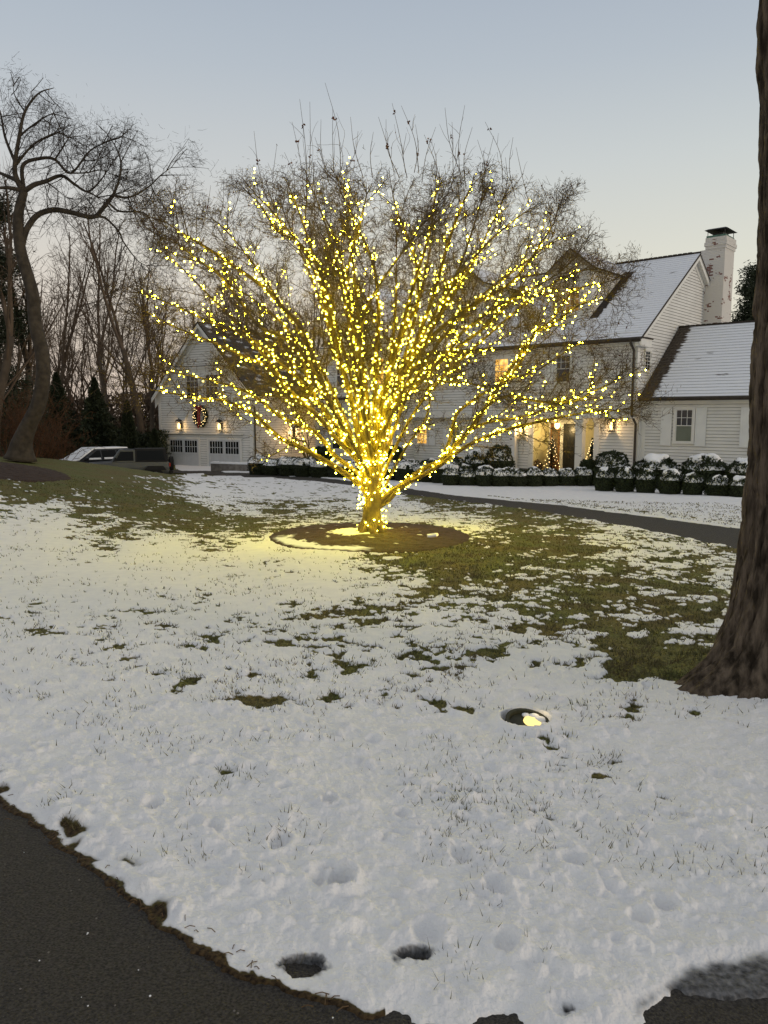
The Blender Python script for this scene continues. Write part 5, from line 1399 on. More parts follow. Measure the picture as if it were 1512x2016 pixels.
# ---- crooked tree on the left
KY = 24.0; kb = at(40, 897, KY); kz = float(terrain(kb.x, kb.y))
kt = thing('crooked_tree', 'tall crooked bare tree with an arching limb at the left edge', 'tree', (kb.x, kb.y, kz)); KO = Vector(kt.location)
kpaths = [
 ([(40,905),(44,870),(60,830),(76,796),(85,740),(83,695),(70,639),(65,582),(52,535),(40,490),(36,445),(38,411),(47,377)], 0, .25, .12),
 ([(41,492),(47,467),(56,445),(76,422),(108,413),(139,418),(184,427),(207,404),(223,384)], .5, .13, .07),
 ([(223,384),(234,355),(238,320),(228,290),(210,262)], .3, .055, .012), ([(223,384),(247,389),(270,382),(297,364),(315,346),(337,330)], -.4, .05, .010),
 ([(184,427),(207,429),(234,456),(243,476),(270,512),(288,523)], .6, .05, .012), ([(214,400),(236,416),(281,418),(300,440),(315,467)], -.6, .045, .01),
 ([(47,377),(67,364),(90,357),(121,346),(146,362),(173,377),(198,355),(215,330)], .7, .10, .015), ([(173,377),(195,388),(220,385),(250,400)], .7, .03, .01),
 ([(47,377),(34,355),(29,328),(38,269),(49,220),(76,184),(106,173)], -.5, .12, .012), ([(47,377),(45,326),(79,312),(108,314),(139,341),(175,299),(202,283),(240,268)], .2, .08, .012),
 ([(38,269),(60,250),(100,225),(130,232)], .4, .04, .01), ([(34,355),(10,345),(-20,330),(-60,300)], .4, .09, .02), ([(47,377),(20,370),(-15,368),(-60,350)], -.5, .09, .02),
 ([(30,320),(10,270),(0,220),(-20,180)], 0, .06, .012), ([(108,314),(130,280),(145,255)], 0, .035, .01), ([(90,357),(110,372),(130,388)], 0, .03, .01), ([(297,364),(310,390),(335,400)], .2, .025, .008), ([(49,220),(30,190),(25,165)], 0, .03, .008), ([(139,341),(170,340),(200,335),(225,345)], .5, .03, .01), ([(29,328),(60,290),(90,270),(120,262),(150,290)], -.3, .05, .01)]
mb = MB(); segs = []
prk = dict(step=[.3, .22, .16, .12], up=[.03, .03, .03, .0], wob=[.22, .26, .3, .3], taper=.4, kids=[3.8, 5.6, 7.0], bare=[.1, .1, .05], clen=[1.15, .66, .36], ang=[(30, 70), (30, 75), (30, 75)], rr=[.55, .62, .7], rmin=.0045)
for j, (pts, dz_, r0, r1) in enumerate(kpaths):
    n = len(pts); base_y = KY+(0 if j == 0 else 0)
    wp = catmull([at(a, b, KY+dz_*i/(n-1)) for i, (a, b) in enumerate(pts)], 5); m_ = len(wp)
    rad = [(r1+(r0-r1)*(1-i/(m_-1))**(1.0 if j else .75))*(.8 if j else 1) for i in range(m_)]
    if j == 0:
        for q_, m2 in enumerate((2.0, 1.8, 1.62, 1.5, 1.4, 1.3, 1.22, 1.15, 1.1, 1.05)): rad[q_] *= m2
    mb.tube([p-KO for p in wp], rad, M['bark_dark'], 12)
    if j:
        tot = sum((b-a).length for a, b in zip(wp[:-1], wp[1:])); s = 0; nx_ = tot*.25
        for i in range(m_-1):
            l = (wp[i+1]-wp[i]).length
            while nx_ < s+l:
                d = (wp[i+1]-wp[i]).normalized(); branch(rg, segs, wp[i], (rdir(rg, d, radians(rg.uniform(30, 85)))+Vector((0,0,.15))).normalized(), rg.uniform(.7, 1.7), .018, 0, prk); nx_ += .30
            s += l
        for _ in range(3): branch(rg, segs, wp[-1], rdir(rg, (wp[-1]-wp[-2]).normalized(), .4), 1.1, .012, 0, prk)
mb.build('trunk', kt, smooth=True)
S_ = np.array(segs); ytop = np.interp(S_[:, 3], [at(a, 300, KY).x for a in (-60, 0, 60, 110, 130, 170, 240, 300, 345)], [at(100, b, KY).z for b in (150, 185, 158, 178, 225, 262, 235, 270, 310)])
S_ = S_[S_[:, 5] < ytop+np.random.default_rng(5).normal(size=len(S_))*.35]; S_[:, 0:3] -= np.array(KO); S_[:, 3:6] -= np.array(KO); print('crooked', len(S_))
segs_mesh('crown', S_, 3, [M['twig_dark']], kt)

# ---- background bare trees
def bare_tree(name, label, X, Y, h, lean, r, seed, dens=1.0, fork=.45, spread=(18, 45), rmin=.012, group='bare trees behind the cars'):
    rg2 = random.Random(seed); z = float(terrain(X, Y)); root = thing(name, label, 'tree', (X, Y, z), 0, group) if name else None
    segs = []; trunk = []
    pr = dict(step=[.9, .6, .45, .35], up=[.10, .10, .05, .0], wob=[.07, .12, .18, .25], taper=.35, kids=[.95*dens, 1.7*dens, 2.4*dens], bare=[.25, .15, .1], clen=[h*.28, h*.13, h*.07], ang=[spread, (25, 60), (25, 70)], rr=[.55, .5, .6], rmin=rmin)
    n = 10; p = Vector((0, 0, -.2)); d = Vector((lean, rg2.gauss(0, .05), 1)).normalized(); pts = [p]
    for i in range(n):
        d = (d+Vector((rg2.gauss(0, .05), rg2.gauss(0, .05), .03))).normalized(); p = p+d*(h*fork/n); pts.append(p)
    k = rg2.choice([2, 3]); mb = MB(); mb.tube(pts, [r*(1-.35*i/n) for i in range(n+1)], M['bark_far'], 8)
    for j in range(k):
        dd = rdir(rg2, d, radians(rg2.uniform(8, 26))); branch(rg2, segs, pts[-1], dd, h*(1-fork)*rg2.uniform(.85, 1.05), r*.55, 0, pr)
    for j in range(3):
        q = pts[rg2.randrange(5, n)]; branch(rg2, segs, q, (rdir(rg2, d, radians(50))+Vector((0, 0, .5))).normalized(), h*.4, r*.3, 0, pr)
    S_ = np.array(segs)
    if root:
        mb.build('trunk', root, smooth=True); segs_mesh('crown', S_, 3, [M['twig_far']], root); return root
    return mb, S_
for i, (px, Y, h, ln, r, lb) in enumerate([
    (236, 52, 17, -.28, .22, 'bare tree with a trunk leaning left behind the parked cars'),
    (283, 50, 17, -.12, .24, 'tall bare tree closest to the left corner of the garage'),
    (300, 58, 15, .05, .20, 'straight bare tree rising behind the garage corner'),
    (30, 40, 13, .18, .24, 'bare tree with a trunk leaning right, behind the crooked tree'),
    (110, 56, 16, .06, .22, 'thin upright bare tree right of the crooked tree'),
    (-15, 36, 15, .0, .26, 'bare tree cut by the left edge of the view')]):
    p = at(px, 880, Y); bare_tree('bare_tree', lb, p.x, Y, h, ln, r, 40+i, 1.15)
# the far wood reads as one mass
Sg = []; TV = MB(); rw = random.Random(77)
for i in range(62):
    px = -120+i*15+rw.uniform(-12, 12); Y = rw.uniform(62, 92); p = at(px, 860, Y); z = float(terrain(p.x, p.y))
    mb, S_ = bare_tree(None, None, p.x, Y, rw.uniform(11, 14.5)*(1 if px < 420 else 1.05)*Y/72, rw.gauss(0, .08), rw.uniform(.13, .22), 300+i, 1.05, rmin=.012)
    o3 = np.array([p.x, Y, z]); S_[:, :3] += o3; S_[:, 3:6] += o3; Sg.append(S_)
    b0 = len(TV.v); TV.v += [(v_[0]+o3[0], v_[1]+o3[1], v_[2]+o3[2]) for v_ in mb.v]; TV.f += [tuple(b0+q for q in f_) for f_ in mb.f]; TV.m += [TV.mi(M['bark_far'])]*len(mb.f)
S_ = np.concatenate(Sg); print('woods', len(S_))
wo = segs_mesh('woods', S_, 3, [M['twig_far']]); tag(wo, 'far bare wood behind the garage and cars', 'woods', kind='stuff')
wt = TV.build('woods_trunks', wo)
wt['kind'] = 'stuff'

# ---- conifers
def conifer(label, px, pb_, Y, w_, h_, seed, kind='spruce', name='spruce_tree', n=9000, zoff=None):
    p = at(px, pb_, Y); gz = float(terrain(p.x, p.y)); W = w_/F*Y/2; Hh = (p.z-gz)+h_/F*Y
    root = thing(name, label, 'tree', (p.x, p.y, gz)); r = np.random.default_rng(seed); t = r.uniform(0, 1, n)**.8
    an = r.uniform(0, 2*pi, n)
    if kind == 'cone': rad = W*np.minimum(1, (1-t)**.75*1.15)*r.uniform(.7, 1.02, n); dr = 0
    elif kind == 'pine':
        # clumped boughs
        nb = 60; bt_ = r.uniform(.12, 1, nb); ba = r.uniform(0, 2*pi, nb); bl = W*(1-bt_**2*.75)*r.uniform(.5, 1.1, nb)
        which = r.integers(0, nb, n); f = r.uniform(.25, 1, n)
        cx, cy, cz = bl[which]*f*np.cos(ba[which]), bl[which]*f*np.sin(ba[which]), Hh*bt_[which]+f*bl[which]*.12
        P = np.stack([cx, cy, cz], -1)+r.normal(size=(n, 3))*np.array([.34, .34, .30])*max(W/2.5, .5)
    else: lay = .6+.4*np.abs(np.sin(t*28+np.sin(an*3))); rad = W*(1-t)*lay*r.uniform(.35, 1.08, n)*(1+.15*np.sin(an*5+t*9))
    if kind != 'pine': P = np.stack([rad*np.cos(an), rad*np.sin(an), .1+t*Hh-rad*.18], -1)
    d = r.normal(size=(n, 3))*.6+np.stack([np.cos(an), np.sin(an), np.full(n, -.1 if kind != 'cone' else .9)], -1); d /= np.linalg.norm(d, axis=1, keepdims=True)
    v = np.cross(d, r.normal(size=(n, 3))); v /= np.linalg.norm(v, axis=1, keepdims=True); s = .10*Y/40
    V = np.stack([P-d*s, P-v*s*.3, P+d*s*1.2, P+v*s*.3], 1).reshape(-1, 3)
    npmesh('crown', V, np.arange(4*n).reshape(-1, 4), [M['spruce']], root)
    mb = MB(); mb.tube([(0,0,-.1), (0,0,Hh*.5), (0,0,Hh*.93)], [max(.08, W*.08), W*.05, .02], M['bark_dark'], 7)
    if kind == 'pine':
        for i in range(nb): mb.tube([(0, 0, Hh*bt_[i]-.1), (bl[i]*np.cos(ba[i]), bl[i]*np.sin(ba[i]), Hh*bt_[i]+bl[i]*.12)], [.05, .015], M['bark_dark'], 5)
    mb.build('trunk', root)
conifer('tall dark pine at the left edge behind the crooked tree', 8, 880, 38, 190, 500, 1, 'pine', 'pine_tree', 30000)
conifer('dark spruce behind the snowy car, left of the other spruce', 118, 890, 47, 150, 150, 2, n=14000)
conifer('dark spruce behind the parked cars, right of its twin', 192, 890, 47, 140, 140, 3, n=14000)
conifer('narrow cone-shaped evergreen behind the off-road car', 254, 890, 45, 42, 95, 4, 'cone', 'arborvitae_tree', 8000)
conifer('low dark evergreen against the left corner of the garage', 306, 900, 44, 34, 50, 6, 'cone', 'arborvitae_tree', 5000)
conifer('dark pine rising behind the right wing roof, beside the trunk', 1475, 800, 60, 150, 262, 5, 'pine', 'pine_tree', 26000)
# dark clipped screen behind the cars
def mass(name, label, cat, stops, hgt, wid, n, m, size, seed, kind=None, hv=.3):
    pts = [at(a, b, c) for a, b, c in stops]; z0 = float(terrain(pts[0].x, pts[0].y)); root = thing(name, label, cat, (pts[0].x, pts[0].y, z0))
    r = np.random.default_rng(seed); s = r.uniform(0, len(pts)-1.001, n); k = s.astype(int); f = s-k
    A = np.array([tuple(p) for p in pts]); P = A[k]*(1-f)[:, None]+A[k+1]*f[:, None]
    hh = hgt*(1+hv*(fbm(s*2.3, s*0+seed, 3, seed)-.5)*2); zz = r.uniform(0, 1, n)
    P[:, 2] = terrain(P[:, 0], P[:, 1])+zz*hh; sp_ = wid/2*np.sqrt(np.maximum(1-(zz*.9)**3, .05)); P[:, 0] += r.uniform(-1, 1, n)*sp_*.6; P[:, 1] += r.uniform(-1, 1, n)*sp_
    d = r.normal(size=(n, 3)); d[:, 2] = np.abs(d[:, 2])+.3; d /= np.linalg.norm(d, axis=1, keepdims=True); v = np.cross(d, r.normal(size=(n, 3))); v /= np.linalg.norm(v, axis=1, keepdims=True)
    V = np.stack([P-d*size, P-v*size*.3, P+d*size, P+v*size*.3], 1)-np.array(root.location)
    npmesh('foliage', V.reshape(-1, 3), np.arange(4*n).reshape(-1, 4), [m], root)
mass('evergreen_screen', 'long dark evergreen screen behind the parked cars', 'hedge', [(-60, 900, 49), (60, 900, 49), (180, 902, 49), (320, 905, 49)], 2.3, 2.4, 26000, M['spruce'], .14, 9)
# tangle of reddish shrub around the crooked tree
def brush(name, label, px, pb_, Y, w_, h_, n, seed):
    p = at(px, pb_, Y); gz = float(terrain(p.x, p.y)); root = thing(name, label, 'shrub', (p.x, p.y, gz)); rb = random.Random(seed); segs = []
    W = w_/F*Y/2; Hh = h_/F*Y+(p.z-gz)
    pr = dict(step=[.25, .18, .14], up=[-.02, -.02, 0], wob=[.14, .2, .25], taper=.4, kids=[4.5, 6.0], bare=[.2, .1], clen=[.7, .35], ang=[(20, 60), (20, 60)], rr=[.7, .7], rmin=.006)
    for i in range(n):
        a = rb.uniform(0, 2*pi); q = rb.random(); b = Vector((cos(a)*W*q*.8, sin(a)*W*q*.5, 0)); d = Vector((cos(a)*.5*q*W/Hh*2, sin(a)*.4*q, 1)).normalized()
        branch(rb, segs, b, d, Hh*rb.uniform(.6, 1.05), .012, 0, pr)
    segs_mesh('branches', np.array(segs), 3, [M['rust']], root)
brush('rusty_shrub', 'reddish brown twiggy shrub at the foot of the crooked tree', 30, 895, 27, 190, 150, 90, 3)
brush('rusty_shrub', 'smaller reddish shrub right of the crooked trunk, before the dark evergreens', 105, 893, 32, 90, 75, 45, 4)
# small tree by the garage side wall
p = at(612, 900, 42); st = thing('small_tree', 'small multi-stemmed tree lit orange beside the garage side lantern', 'tree', (p.x, p.y, float(terrain(p.x, p.y))))
segs = []; rb = random.Random(5); mb = MB()
for i in range(4):
    d = Vector((rb.gauss(0, .25), rb.gauss(0, .2), 1)).normalized(); e = d*1.6+Vector((0, 0, -.2)); mb.tube([(rb.gauss(0,.06), 0, -.1), d*.8, e], [.07, .05, .035], M['bark_maple'], 7)
    pr = dict(step=[.3, .2, .15, .1], up=[.05, .05, 0, 0], wob=[.1, .15, .2, .2], taper=.35, kids=[3, 4.5, 5], bare=[.1, .1, .1], clen=[1.1, .6, .3], ang=[(25, 60), (25, 60), (25, 60)], rr=[.6, .6, .6], rmin=.007)
    branch(rb, segs, e, d, 2.6, .03, 0, pr)
mb.build('trunk', st, smooth=True); segs_mesh('crown', np.array(segs), 3, [M['twig']], st)
mass('thicket', 'low brown undergrowth along the foot of the far wood', 'undergrowth', [(-200, 880, 66), (100, 880, 66), (350, 880, 68), (620, 880, 70), (760, 880, 74)], 5.2, 5, 42000, M['twig_far'], .22, 19)
# stump/boulder with snow by the left edge
p = G(10, 893); bo = thing('boulder', 'rough boulder with snow on it at the left edge', 'boulder', (p[0], p[1]+1.2, float(terrain(p[0], p[1]+1.2))))
V2, F2 = core((.45, .35, .5), 2.4, 16, 10, 3); V2 += np.random.default_rng(1).normal(size=V2.shape)*.025; V2[:, 2] += .3; npmesh('rock', V2, F2, [M['stone']], bo)
V3, F3 = cap((.42, .33, .48), .5, 3, 2.4); V3[:, 2] += .32; npmesh('snow_cap', V3, F3, [M['snow']], bo, smooth=True)

# ---- big trunk at the right edge
def big_trunk():
    o = thing('oak_tree', 'massive dark furrowed trunk with flaring roots at the right edge', 'tree', (TR[0], TR[1], float(terrain(*TR))))
    nz_, na_ = 520, 420; zs = np.concatenate([np.linspace(-.35, 2.6, 330), np.linspace(2.62, 7.5, 190)]); an = np.linspace(0, 2*pi, na_, endpoint=False)
    Zm, Am = np.meshgrid(zs, an, indexing='ij')
    base = .465-.022*np.maximum(Zm, 0); flare = .50*np.exp(-np.maximum(Zm+.08, 0)/.27)+.03*np.exp(-np.maximum(Zm, 0)/.8)
    roots = .72+.62*np.maximum(0, np.cos((Am-3.35)*2.0))**2+.25*np.sin(Am*5+.7)
    dr = np.exp(-((np.angle(np.exp(1j*(Am-3.30))))/.42)**2)*.32*np.exp(-np.maximum(Zm, 0)/.28)
    Rr = base+flare*np.clip(roots, .25, 1.6)*.75+dr
    # furrowed bark
    arc = Am*.5; wv_ = fbm(np.cos(Am)*2+Zm*.8, np.sin(Am)*2+5, 3, 12)*.9
    def per(s, zs_, seed):  # periodic noise round the trunk
        k = s/(2*pi); x = Am*k
        a = fbm(x+wv_, Zm*zs_, 3, seed); b = fbm(x-s+wv_, Zm*zs_, 3, seed); t = sstep(4.6, 2*pi, Am); return a*(1-t)+b*t
    f1 = per(60., 2.3, 3); f2 = per(230., 9., 7); rid = 1-np.abs(f1-.5)*2
    Rr = Rr+ (np.power(np.clip(rid, 0, 1), 4)-.5)*-.045+(f2-.5)*.030+(fbm(np.cos(Am)*3+9, np.sin(Am)*3+Zm, 3, 2)-.5)*.06
    Xm = Rr*np.cos(Am); Ym = Rr*np.sin(Am); 
    ed_ = [at(a, b, TR[1]) for a, b in ((1440, 1180), (1463, 900), (1472, 700), (1480, 450), (1487, 0))]
    ez = np.array([q.z-float(terrain(*TR)) for q in ed_]); ex_ = np.array([q.x for q in ed_])
    ez = np.append(ez, ez[-1]+4); ex_ = np.append(ex_, ex_[-1]+(ex_[-1]-ex_[-2])/(ez[-2]-ez[-3])*4)
    Xm = Xm + np.interp(Zm, ez, ex_) + (.565-.022*np.maximum(Zm, 0)) - TR[0]
    ii = np.arange(Xm.size).reshape(Xm.shape); nx = np.roll(ii, -1, axis=1)
    f = np.stack([ii[:-1], nx[:-1], nx[1:], ii[1:]], -1).reshape(-1, 4)
    m = mat('oak_bark', (.16, .125, .092), .95, 0, 9, (.030, .023, .016), bump=1.0, bscale=15, spec=.1)
    mp = N(m.node_tree, 'ShaderNodeMapping'); mp.inputs['Scale'].default_value = (1, 1, .22); co = [n for n in m.node_tree.nodes if n.type == 'TEX_COORD'][0]
    m.node_tree.links.new(co.outputs['Object'], mp.inputs[0])
    for n in m.node_tree.nodes:
        if n.type == 'BUMP': n.inputs['Distance'].default_value = .05
        if n.type == 'TEX_NOISE': m.node_tree.links.new(mp.outputs[0], n.inputs['Vector']); n.inputs['Scale'].default_value *= 2.2
    npmesh('trunk', np.stack([Xm, Ym, Zm], -1).reshape(-1, 3), f, [m], o, smooth=True)
    # limbs high above the frame
    mb = MB(); segs = []; rb = random.Random(3)
    top = Vector((.018*7.5, 0, 7.4))
    for k in range(4):
        a = k*1.6+.4; d = Vector((cos(a)*.55+.25, sin(a)*.5, 1)).normalized(); mb.tube(catmull([top-Vector((0,0,.2)), top+d*1.5, top+d*3.2+Vector((0,0,.5))], 4), [.26-.02*i for i in range(9)], M['bark_dark'], 10)
    mb.build('limb', o, smooth=True)
big_trunk()

# snow clods and twigs around the foot of it
def debris():
    rb = random.Random(9); p = G(870, 1064)
    t = thing('ground_spotlight', 'round sunken well light glowing in the snow', 'light', (well[0][0], well[0][1], float(terrain(*well[0]))-.075))
    mb = MB(); n = 24
    ring = lambda r, z: [(r*cos(2*pi*i/n), r*sin(2*pi*i/n), z) for i in range(n)]
    for (ra, za), (rb_, zb_) in (((.135, -.02), (.135, .125)), ((.135, .125), (.115, .125)), ((.115, .125), (.105, .03)), ((.108, .105), (.0, .105))):
        A, B = ring(ra, za), ring(rb_, zb_)
        for i in range(n): mb.face([A[i], A[(i+1) % n], B[(i+1) % n], B[i]], M['well_can'])
    mb.build('housing', t, smooth=False)
    mb = MB(); mb.tube([(.035, .02, .10), (.035, .02, .112), (.035, .02, .12)], [.055, .052, .03], M['well_glow'], 16); mb.build('lens', t)
    mb = MB()
    for q_ in ((.09, .03, .115, .03), (.065, .065, .115, .026), (.10, -.01, .11, .02), (.02, .085, .11, .02)): mb.ball(q_[:3], (q_[3]*1.3, q_[3], q_[3]*.5), M['snow'], 8, 6)
    mb.build('snow', t, smooth=True)
    mb = MB()
    for k in range(0): x_ = -.09+.045*k; h_ = sqrt(max(.108**2-x_**2, .0001)); mb.box(x_-.004, x_+.004, -h_, h_, .104, .11, M['well_can'])
    t.rotation_euler = (radians(13), radians(4), radians(14))
    point('lamp_light', t, (.09, .07, .17), .10, (1, .75, .35), .03)
    s = thing('ground_spotlight', 'small white light lying in the mulch right of the lit trunk', 'light', (*G(850, 1064), float(terrain(*G(850, 1064)))+.06))
    mb = MB(); mb.tube([(-.08, 0, .02), (.08, 0, .04)], .035, M['snow'], 10); mb.build('housing', s)
    mb = MB(); mb.ball((.09, 0, .045), .03, M['well_glow'], 8, 6); mb.build('lens', s)
M['well_can'] = mat('well_can', (.035, .036, .020), .6, .3, 20)
debris()
mb = MB(); rb = random.Random(12)
for i in range(40):      # twigs, leaves and grit on the drive's edge
    u_ = rb.uniform(0, 700); e_y = np.interp(u_, [0, 250, 560, 720], [1555, 1745, 1925, 1990]); q = G(u_+rb.gauss(0, 14), e_y+abs(rb.gauss(0, 16))+6); z = float(terrain(*q))+.012
    a = rb.uniform(0, 6.3); L = rb.uniform(.006, .022); mb.tube([(q[0]-cos(a)*L, q[1]-sin(a)*L, z), (q[0], q[1], z+.006), (q[0]+cos(a)*L, q[1]+sin(a)*L, z)], .0014, M['twig_litter'] if 'twig_litter' in M else M.setdefault('twig_litter', mat('twig_litter', (.16, .10, .05), .9, .4, 30)), 4)
for i in range(60):
    q = G(rb.uniform(0, 760), rb.uniform(1640, 2010)); 
    if float(sdpoly(np.array([q[0]]), np.array([q[1]]), poly_near)[0]) > -.05: continue
    z = float(terrain(*q))+.004; r_ = rb.uniform(.0015, .0042); mb.ball((q[0], q[1], z), (r_, r_, r_*.6), M['snow'] if rb.random() < .5 else M['stone'], 6, 4)
tag(mb.build('litter'), 'bits of twig, snow and grit scattered on the drive edge', 'litter', kind='stuff')

# ------------------------------------------------------------------ CARS
M['car_dark'] = mat('dark_car_paint', (.018, .019, .021), .3, .1, 3, spec=.5)
M['car_grey'] = mat('grey_car_paint', (.060, .064, .066), .35, .1, 3, spec=.5)
M['soft_top'] = mat('soft_top', (.014, .014, .014), .8, .2, 5)
M['car_glass'] = mat('car_glass', (.012, .014, .016), .6, spec=.05)
M['tyre'] = mat('tyre', (.012, .012, .012), .9); M['rim'] = mat('rim', (.2, .2, .2), .4, metal=.6)
M['tail'] = mat('tail_lamp', (.30, .02, .015), .3); M['head'] = mat('head_lamp', (.5, .5, .5), .2)
def loft(mb, secs, m):
    """secs: list of closed loops of equal length"""
    b = len(mb.v); n = len(secs[0]); mi = mb.mi(m)
    for s in secs: mb.v += [tuple(p) for p in s]
    for i in range(len(secs)-1):
        for k in range(n):
            a = b+i*n+k; c = b+i*n+(k+1) % n; mb.f.append((a, c, c+n, a+n)); mb.m.append(mi)
    mb.f.append(tuple(b+k for k in reversed(range(n)))); mb.m.append(mi); mb.f.append(tuple(b+(len(secs)-1)*n+k for k in range(n))); mb.m.append(mi)
def body_from_profile(mb, prof_top, prof_bot, half, m, tuck=.12):
    """profile lists (x, z); cross sections rounded"""
    secs = []
    for x, zt in prof_top:
        zb = np.interp(x, [p[0] for p in prof_bot], [p[1] for p in prof_bot]); hh = half*(1-.18*max(0, (abs(x)-1.5)/.9)**2)
        zmid = zb+(zt-zb)*.55
        secs.append([(x, -hh+tuck, zb), (x, -hh, zb+.12), (x, -hh-.01, zmid), (x, -hh+tuck*.7, zt-.03), (x, -hh+tuck*2, zt), (x, hh-tuck*2, zt), (x, hh-tuck*.7, zt-.03), (x, hh+.01, zmid), (x, hh, zb+.12), (x, hh-tuck, zb)])
    loft(mb, secs, m)
def wheels(parent, xs, half, r):
    for x in xs:
        for s in (-1, 1):
            mb = MB(); mb.tube([(x, s*(half-.2), r), (x, s*(half-.17), r), (x, s*(half-.01), r), (x, s*(half+.01), r)], [r-.03, r, r, r-.04], M['tyre'], 24); w_ = mb.build('wheel', parent)
            mb = MB(); mb.tube([(x, s*(half-.02), r), (x, s*(half+.02), r)], [r*.62, r*.55], M['rim'], 12); mb.build('rim', w_)
def greenhouse(mb, base, top, hb, ht, zb, zt, m):
    """base (x0,x1) top (x0,x1)"""
    mb.hexa([(base[0], -hb, zb), (base[1], -hb, zb), (base[1], hb, zb), (base[0], hb, zb), (top[0], -ht, zt), (top[1], -ht, zt), (top[1], ht, zt), (top[0], ht, zt)], m)
def side_glass(parent, quads, hb, ht, zb, zt, m, name='side_window'):
    for (a0, a1, b0, b1) in quads:      # bottom x range, top x range (as fraction of height both ends .12 .. .88)
        for s in (-1, 1):
            mb = MB(); f0, f1 = .10, .86; P = lambda x, f, o: (x, s*((hb+(ht-hb)*f)+o), zb+(zt-zb)*f)
            mb.hexa([P(a0, f0, -.01), P(a1, f0, -.01), P(a1, f0, .012), P(a0, f0, .012), P(b0, f1, -.01), P(b1, f1, -.01), P(b1, f1, .012), P(b0, f1, .012)], m); mb.build(name, parent)
def suv():
    p = at(186, 905, 42.5); ang_ = radians(180+50)
    r = thing('car', 'dark car with snow on its hood, windshield and roof, behind the lawn crest', 'car', (p.x, p.y, at(165, 881, 42.5).z-1.62), ang_)
    mb = MB(); body_from_profile(mb, [(2.35, .62), (2.25, .80), (1.9, .92), (1.3, .98), (.9, 1.0), (-1.0, 1.02), (-1.9, 1.02), (-2.2, .95), (-2.3, .7)], [(-2.3, .45), (-2, .3), (2, .28), (2.35, .4)], .92, M['car_dark']); mb.build('body', r, smooth=True)
    mb = MB(); greenhouse(mb, (-2.05, 1.25), (-1.7, .30), .86, .66, .98, 1.56, M['car_dark']); mb.build('cabin', r)
    side_glass(r, [(.95, .05, .22, .05), (-.03, -.95, -.03, -.85), (-1.03, -1.75, -.95, -1.5)], .86, .66, .98, 1.56, M['car_glass'])
    mb = MB(); mb.hexa([(1.27, -.80, 1.02), (1.29, -.80, 1.02), (1.29, .80, 1.02), (1.27, .80, 1.02), (.32, -.62, 1.57), (.36, -.62, 1.57), (.36, .62, 1.57), (.32, .62, 1.57)], M['car_glass']); mb.build('windshield', r)
    # snow
    mb = MB(); sn = M['snow']
    mb.hexa([(.30, -.66, 1.56), (.30, .66, 1.56), (-1.7, .66, 1.56), (-1.7, -.66, 1.56), (.36, -.62, 1.63), (.36, .62, 1.63), (-1.65, .62, 1.62), (-1.65, -.62, 1.62)], sn)
    mb.hexa([(1.30, -.82, 1.01), (1.30, .82, 1.01), (.34, .64, 1.575), (.34, -.64, 1.575), (1.40, -.80, 1.03), (1.40, .80, 1.03), (.38, .62, 1.63), (.38, -.62, 1.63)], sn)
    mb.hexa([(2.22, -.68, .84), (2.22, .68, .84), (1.3, .82, 1.0), (1.3, -.82, 1.0), (2.20, -.64, .90), (2.20, .64, .90), (1.32, .80, 1.05), (1.32, -.80, 1.05)], sn)
    for s in (-1, 1):
        for a, b in ((.85, .1), (-.1, -.9)): mb.hexa([(a, s*.855, 1.0), (b, s*.855, 1.0), (b, s*.91, 1.0), (a, s*.91, 1.0), (a, s*.845, 1.10), (b, s*.845, 1.09), (b, s*.87, 1.09), (a, s*.87, 1.10)], sn)
    mb.build('snow', r)
    for s in (-1, 1): mb = MB(); mb.ball((.95, s*1.0, 1.08), (.08, .12, .09), M['car_dark'], 8, 6); mb.build('mirror', r)
    for s in (-1, 1): mb = MB(); mb.ball((2.2, s*.62, .70), (.12, .18, .08), M['head'], 8, 6); mb.build('headlight', r)
    wheels(r, (1.45, -1.4), .9, .34)
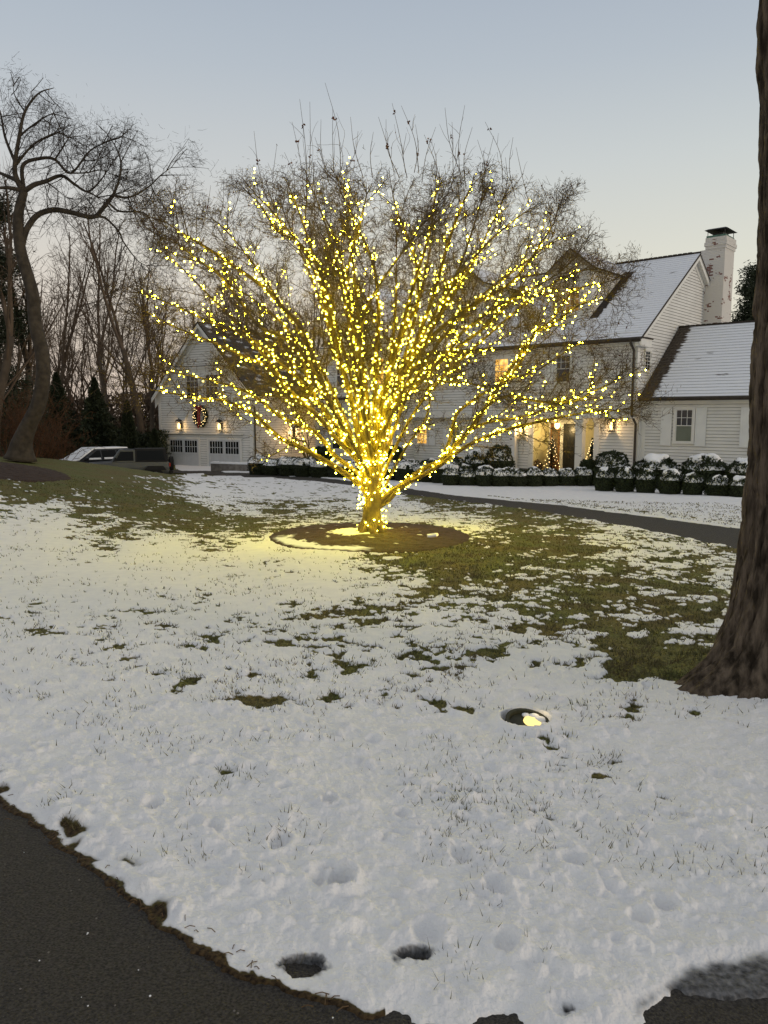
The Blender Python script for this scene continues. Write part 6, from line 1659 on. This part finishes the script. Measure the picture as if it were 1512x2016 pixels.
def jeep():
    Y = 39.5; p = at(254, 905, Y); ang_ = radians(180+20)
    r = thing('off_road_car', 'boxy grey off-road car with dark top and red tail lamp beside the garage', 'car', (p.x, p.y, at(262, 883, Y).z-1.80), ang_)
    mb = MB(); body_from_profile(mb, [(2.0, .95), (1.95, 1.08), (1.0, 1.14), (.7, 1.16), (-1.85, 1.14), (-1.95, 1.1)], [(-1.95, .5), (1.95, .5)], .78, M['car_grey'], .04); mb.build('body', r)
    mb = MB()
    for x in (1.4, -1.25):
        for s in (-1, 1): mb.hexa([(x-.55, s*.75, .72), (x+.55, s*.75, .72), (x+.55, s*.95, .72), (x-.55, s*.95, .72), (x-.40, s*.75, .92), (x+.40, s*.75, .92), (x+.38, s*.93, .92), (x-.38, s*.93, .92)], M['soft_top'])
    mb.build('fender', r)
    mb = MB(); greenhouse(mb, (-1.93, -.28), (-1.80, -.28), .76, .68, 1.14, 1.80, M['soft_top']); mb.build('top', r)
    mb = MB(); greenhouse(mb, (-.28, .82), (-.28, .42), .76, .69, 1.14, 1.76, M['car_grey']); mb.build('cabin', r)
    side_glass(r, [(.68, -.20, .42, -.20)], .76, .69, 1.14, 1.76, M['car_glass'], 'door_window')
    side_glass(r, [(-.38, -1.75, -.38, -1.65)], .76, .68, 1.14, 1.80, M['car_glass'])
    mb = MB(); mb.hexa([(.83, -.70, 1.18), (.85, -.70, 1.18), (.85, .70, 1.18), (.83, .70, 1.18), (.44, -.63, 1.74), (.46, -.63, 1.74), (.46, .63, 1.74), (.44, .63, 1.74)], M['shade_glass']); mb.build('windshield', r)
    mb = MB(); mb.box(1.95, 2.0, -.6, .6, .7, 1.0, M['soft_top']); mb.box(2.0, 2.15, -.8, .8, .5, .66, M['soft_top']); mb.box(-2.12, -1.97, -.8, .8, .5, .66, M['soft_top']); mb.build('bumper', r)
    for s in (-1, 1):
        mb = MB(); mb.box(-2.01, -1.94, s*.72-.07, s*.72+.07, .88, 1.06, M['tail']); mb.build('tail_light', r)
        mb = MB(); mb.ball((2.0, s*.5, .88), (.05, .1, .1), M['head'], 8, 6); mb.build('headlight', r)
        mb = MB(); mb.box(.62, .72, s*.80-.1, s*.80+.1, 1.2, 1.38, M['soft_top']); mb.build('mirror', r)
    mb = MB(); mb.tube([(-2.0, .1, 1.0), (-2.2, .1, 1.0)], .36, M['tyre'], 20); mb.build('spare_wheel', r)
    wheels(r, (1.4, -1.25), .9, .40)
M['shade_glass'] = mat('frosted_glass', (.13, .15, .16), .4)
suv(); jeep()
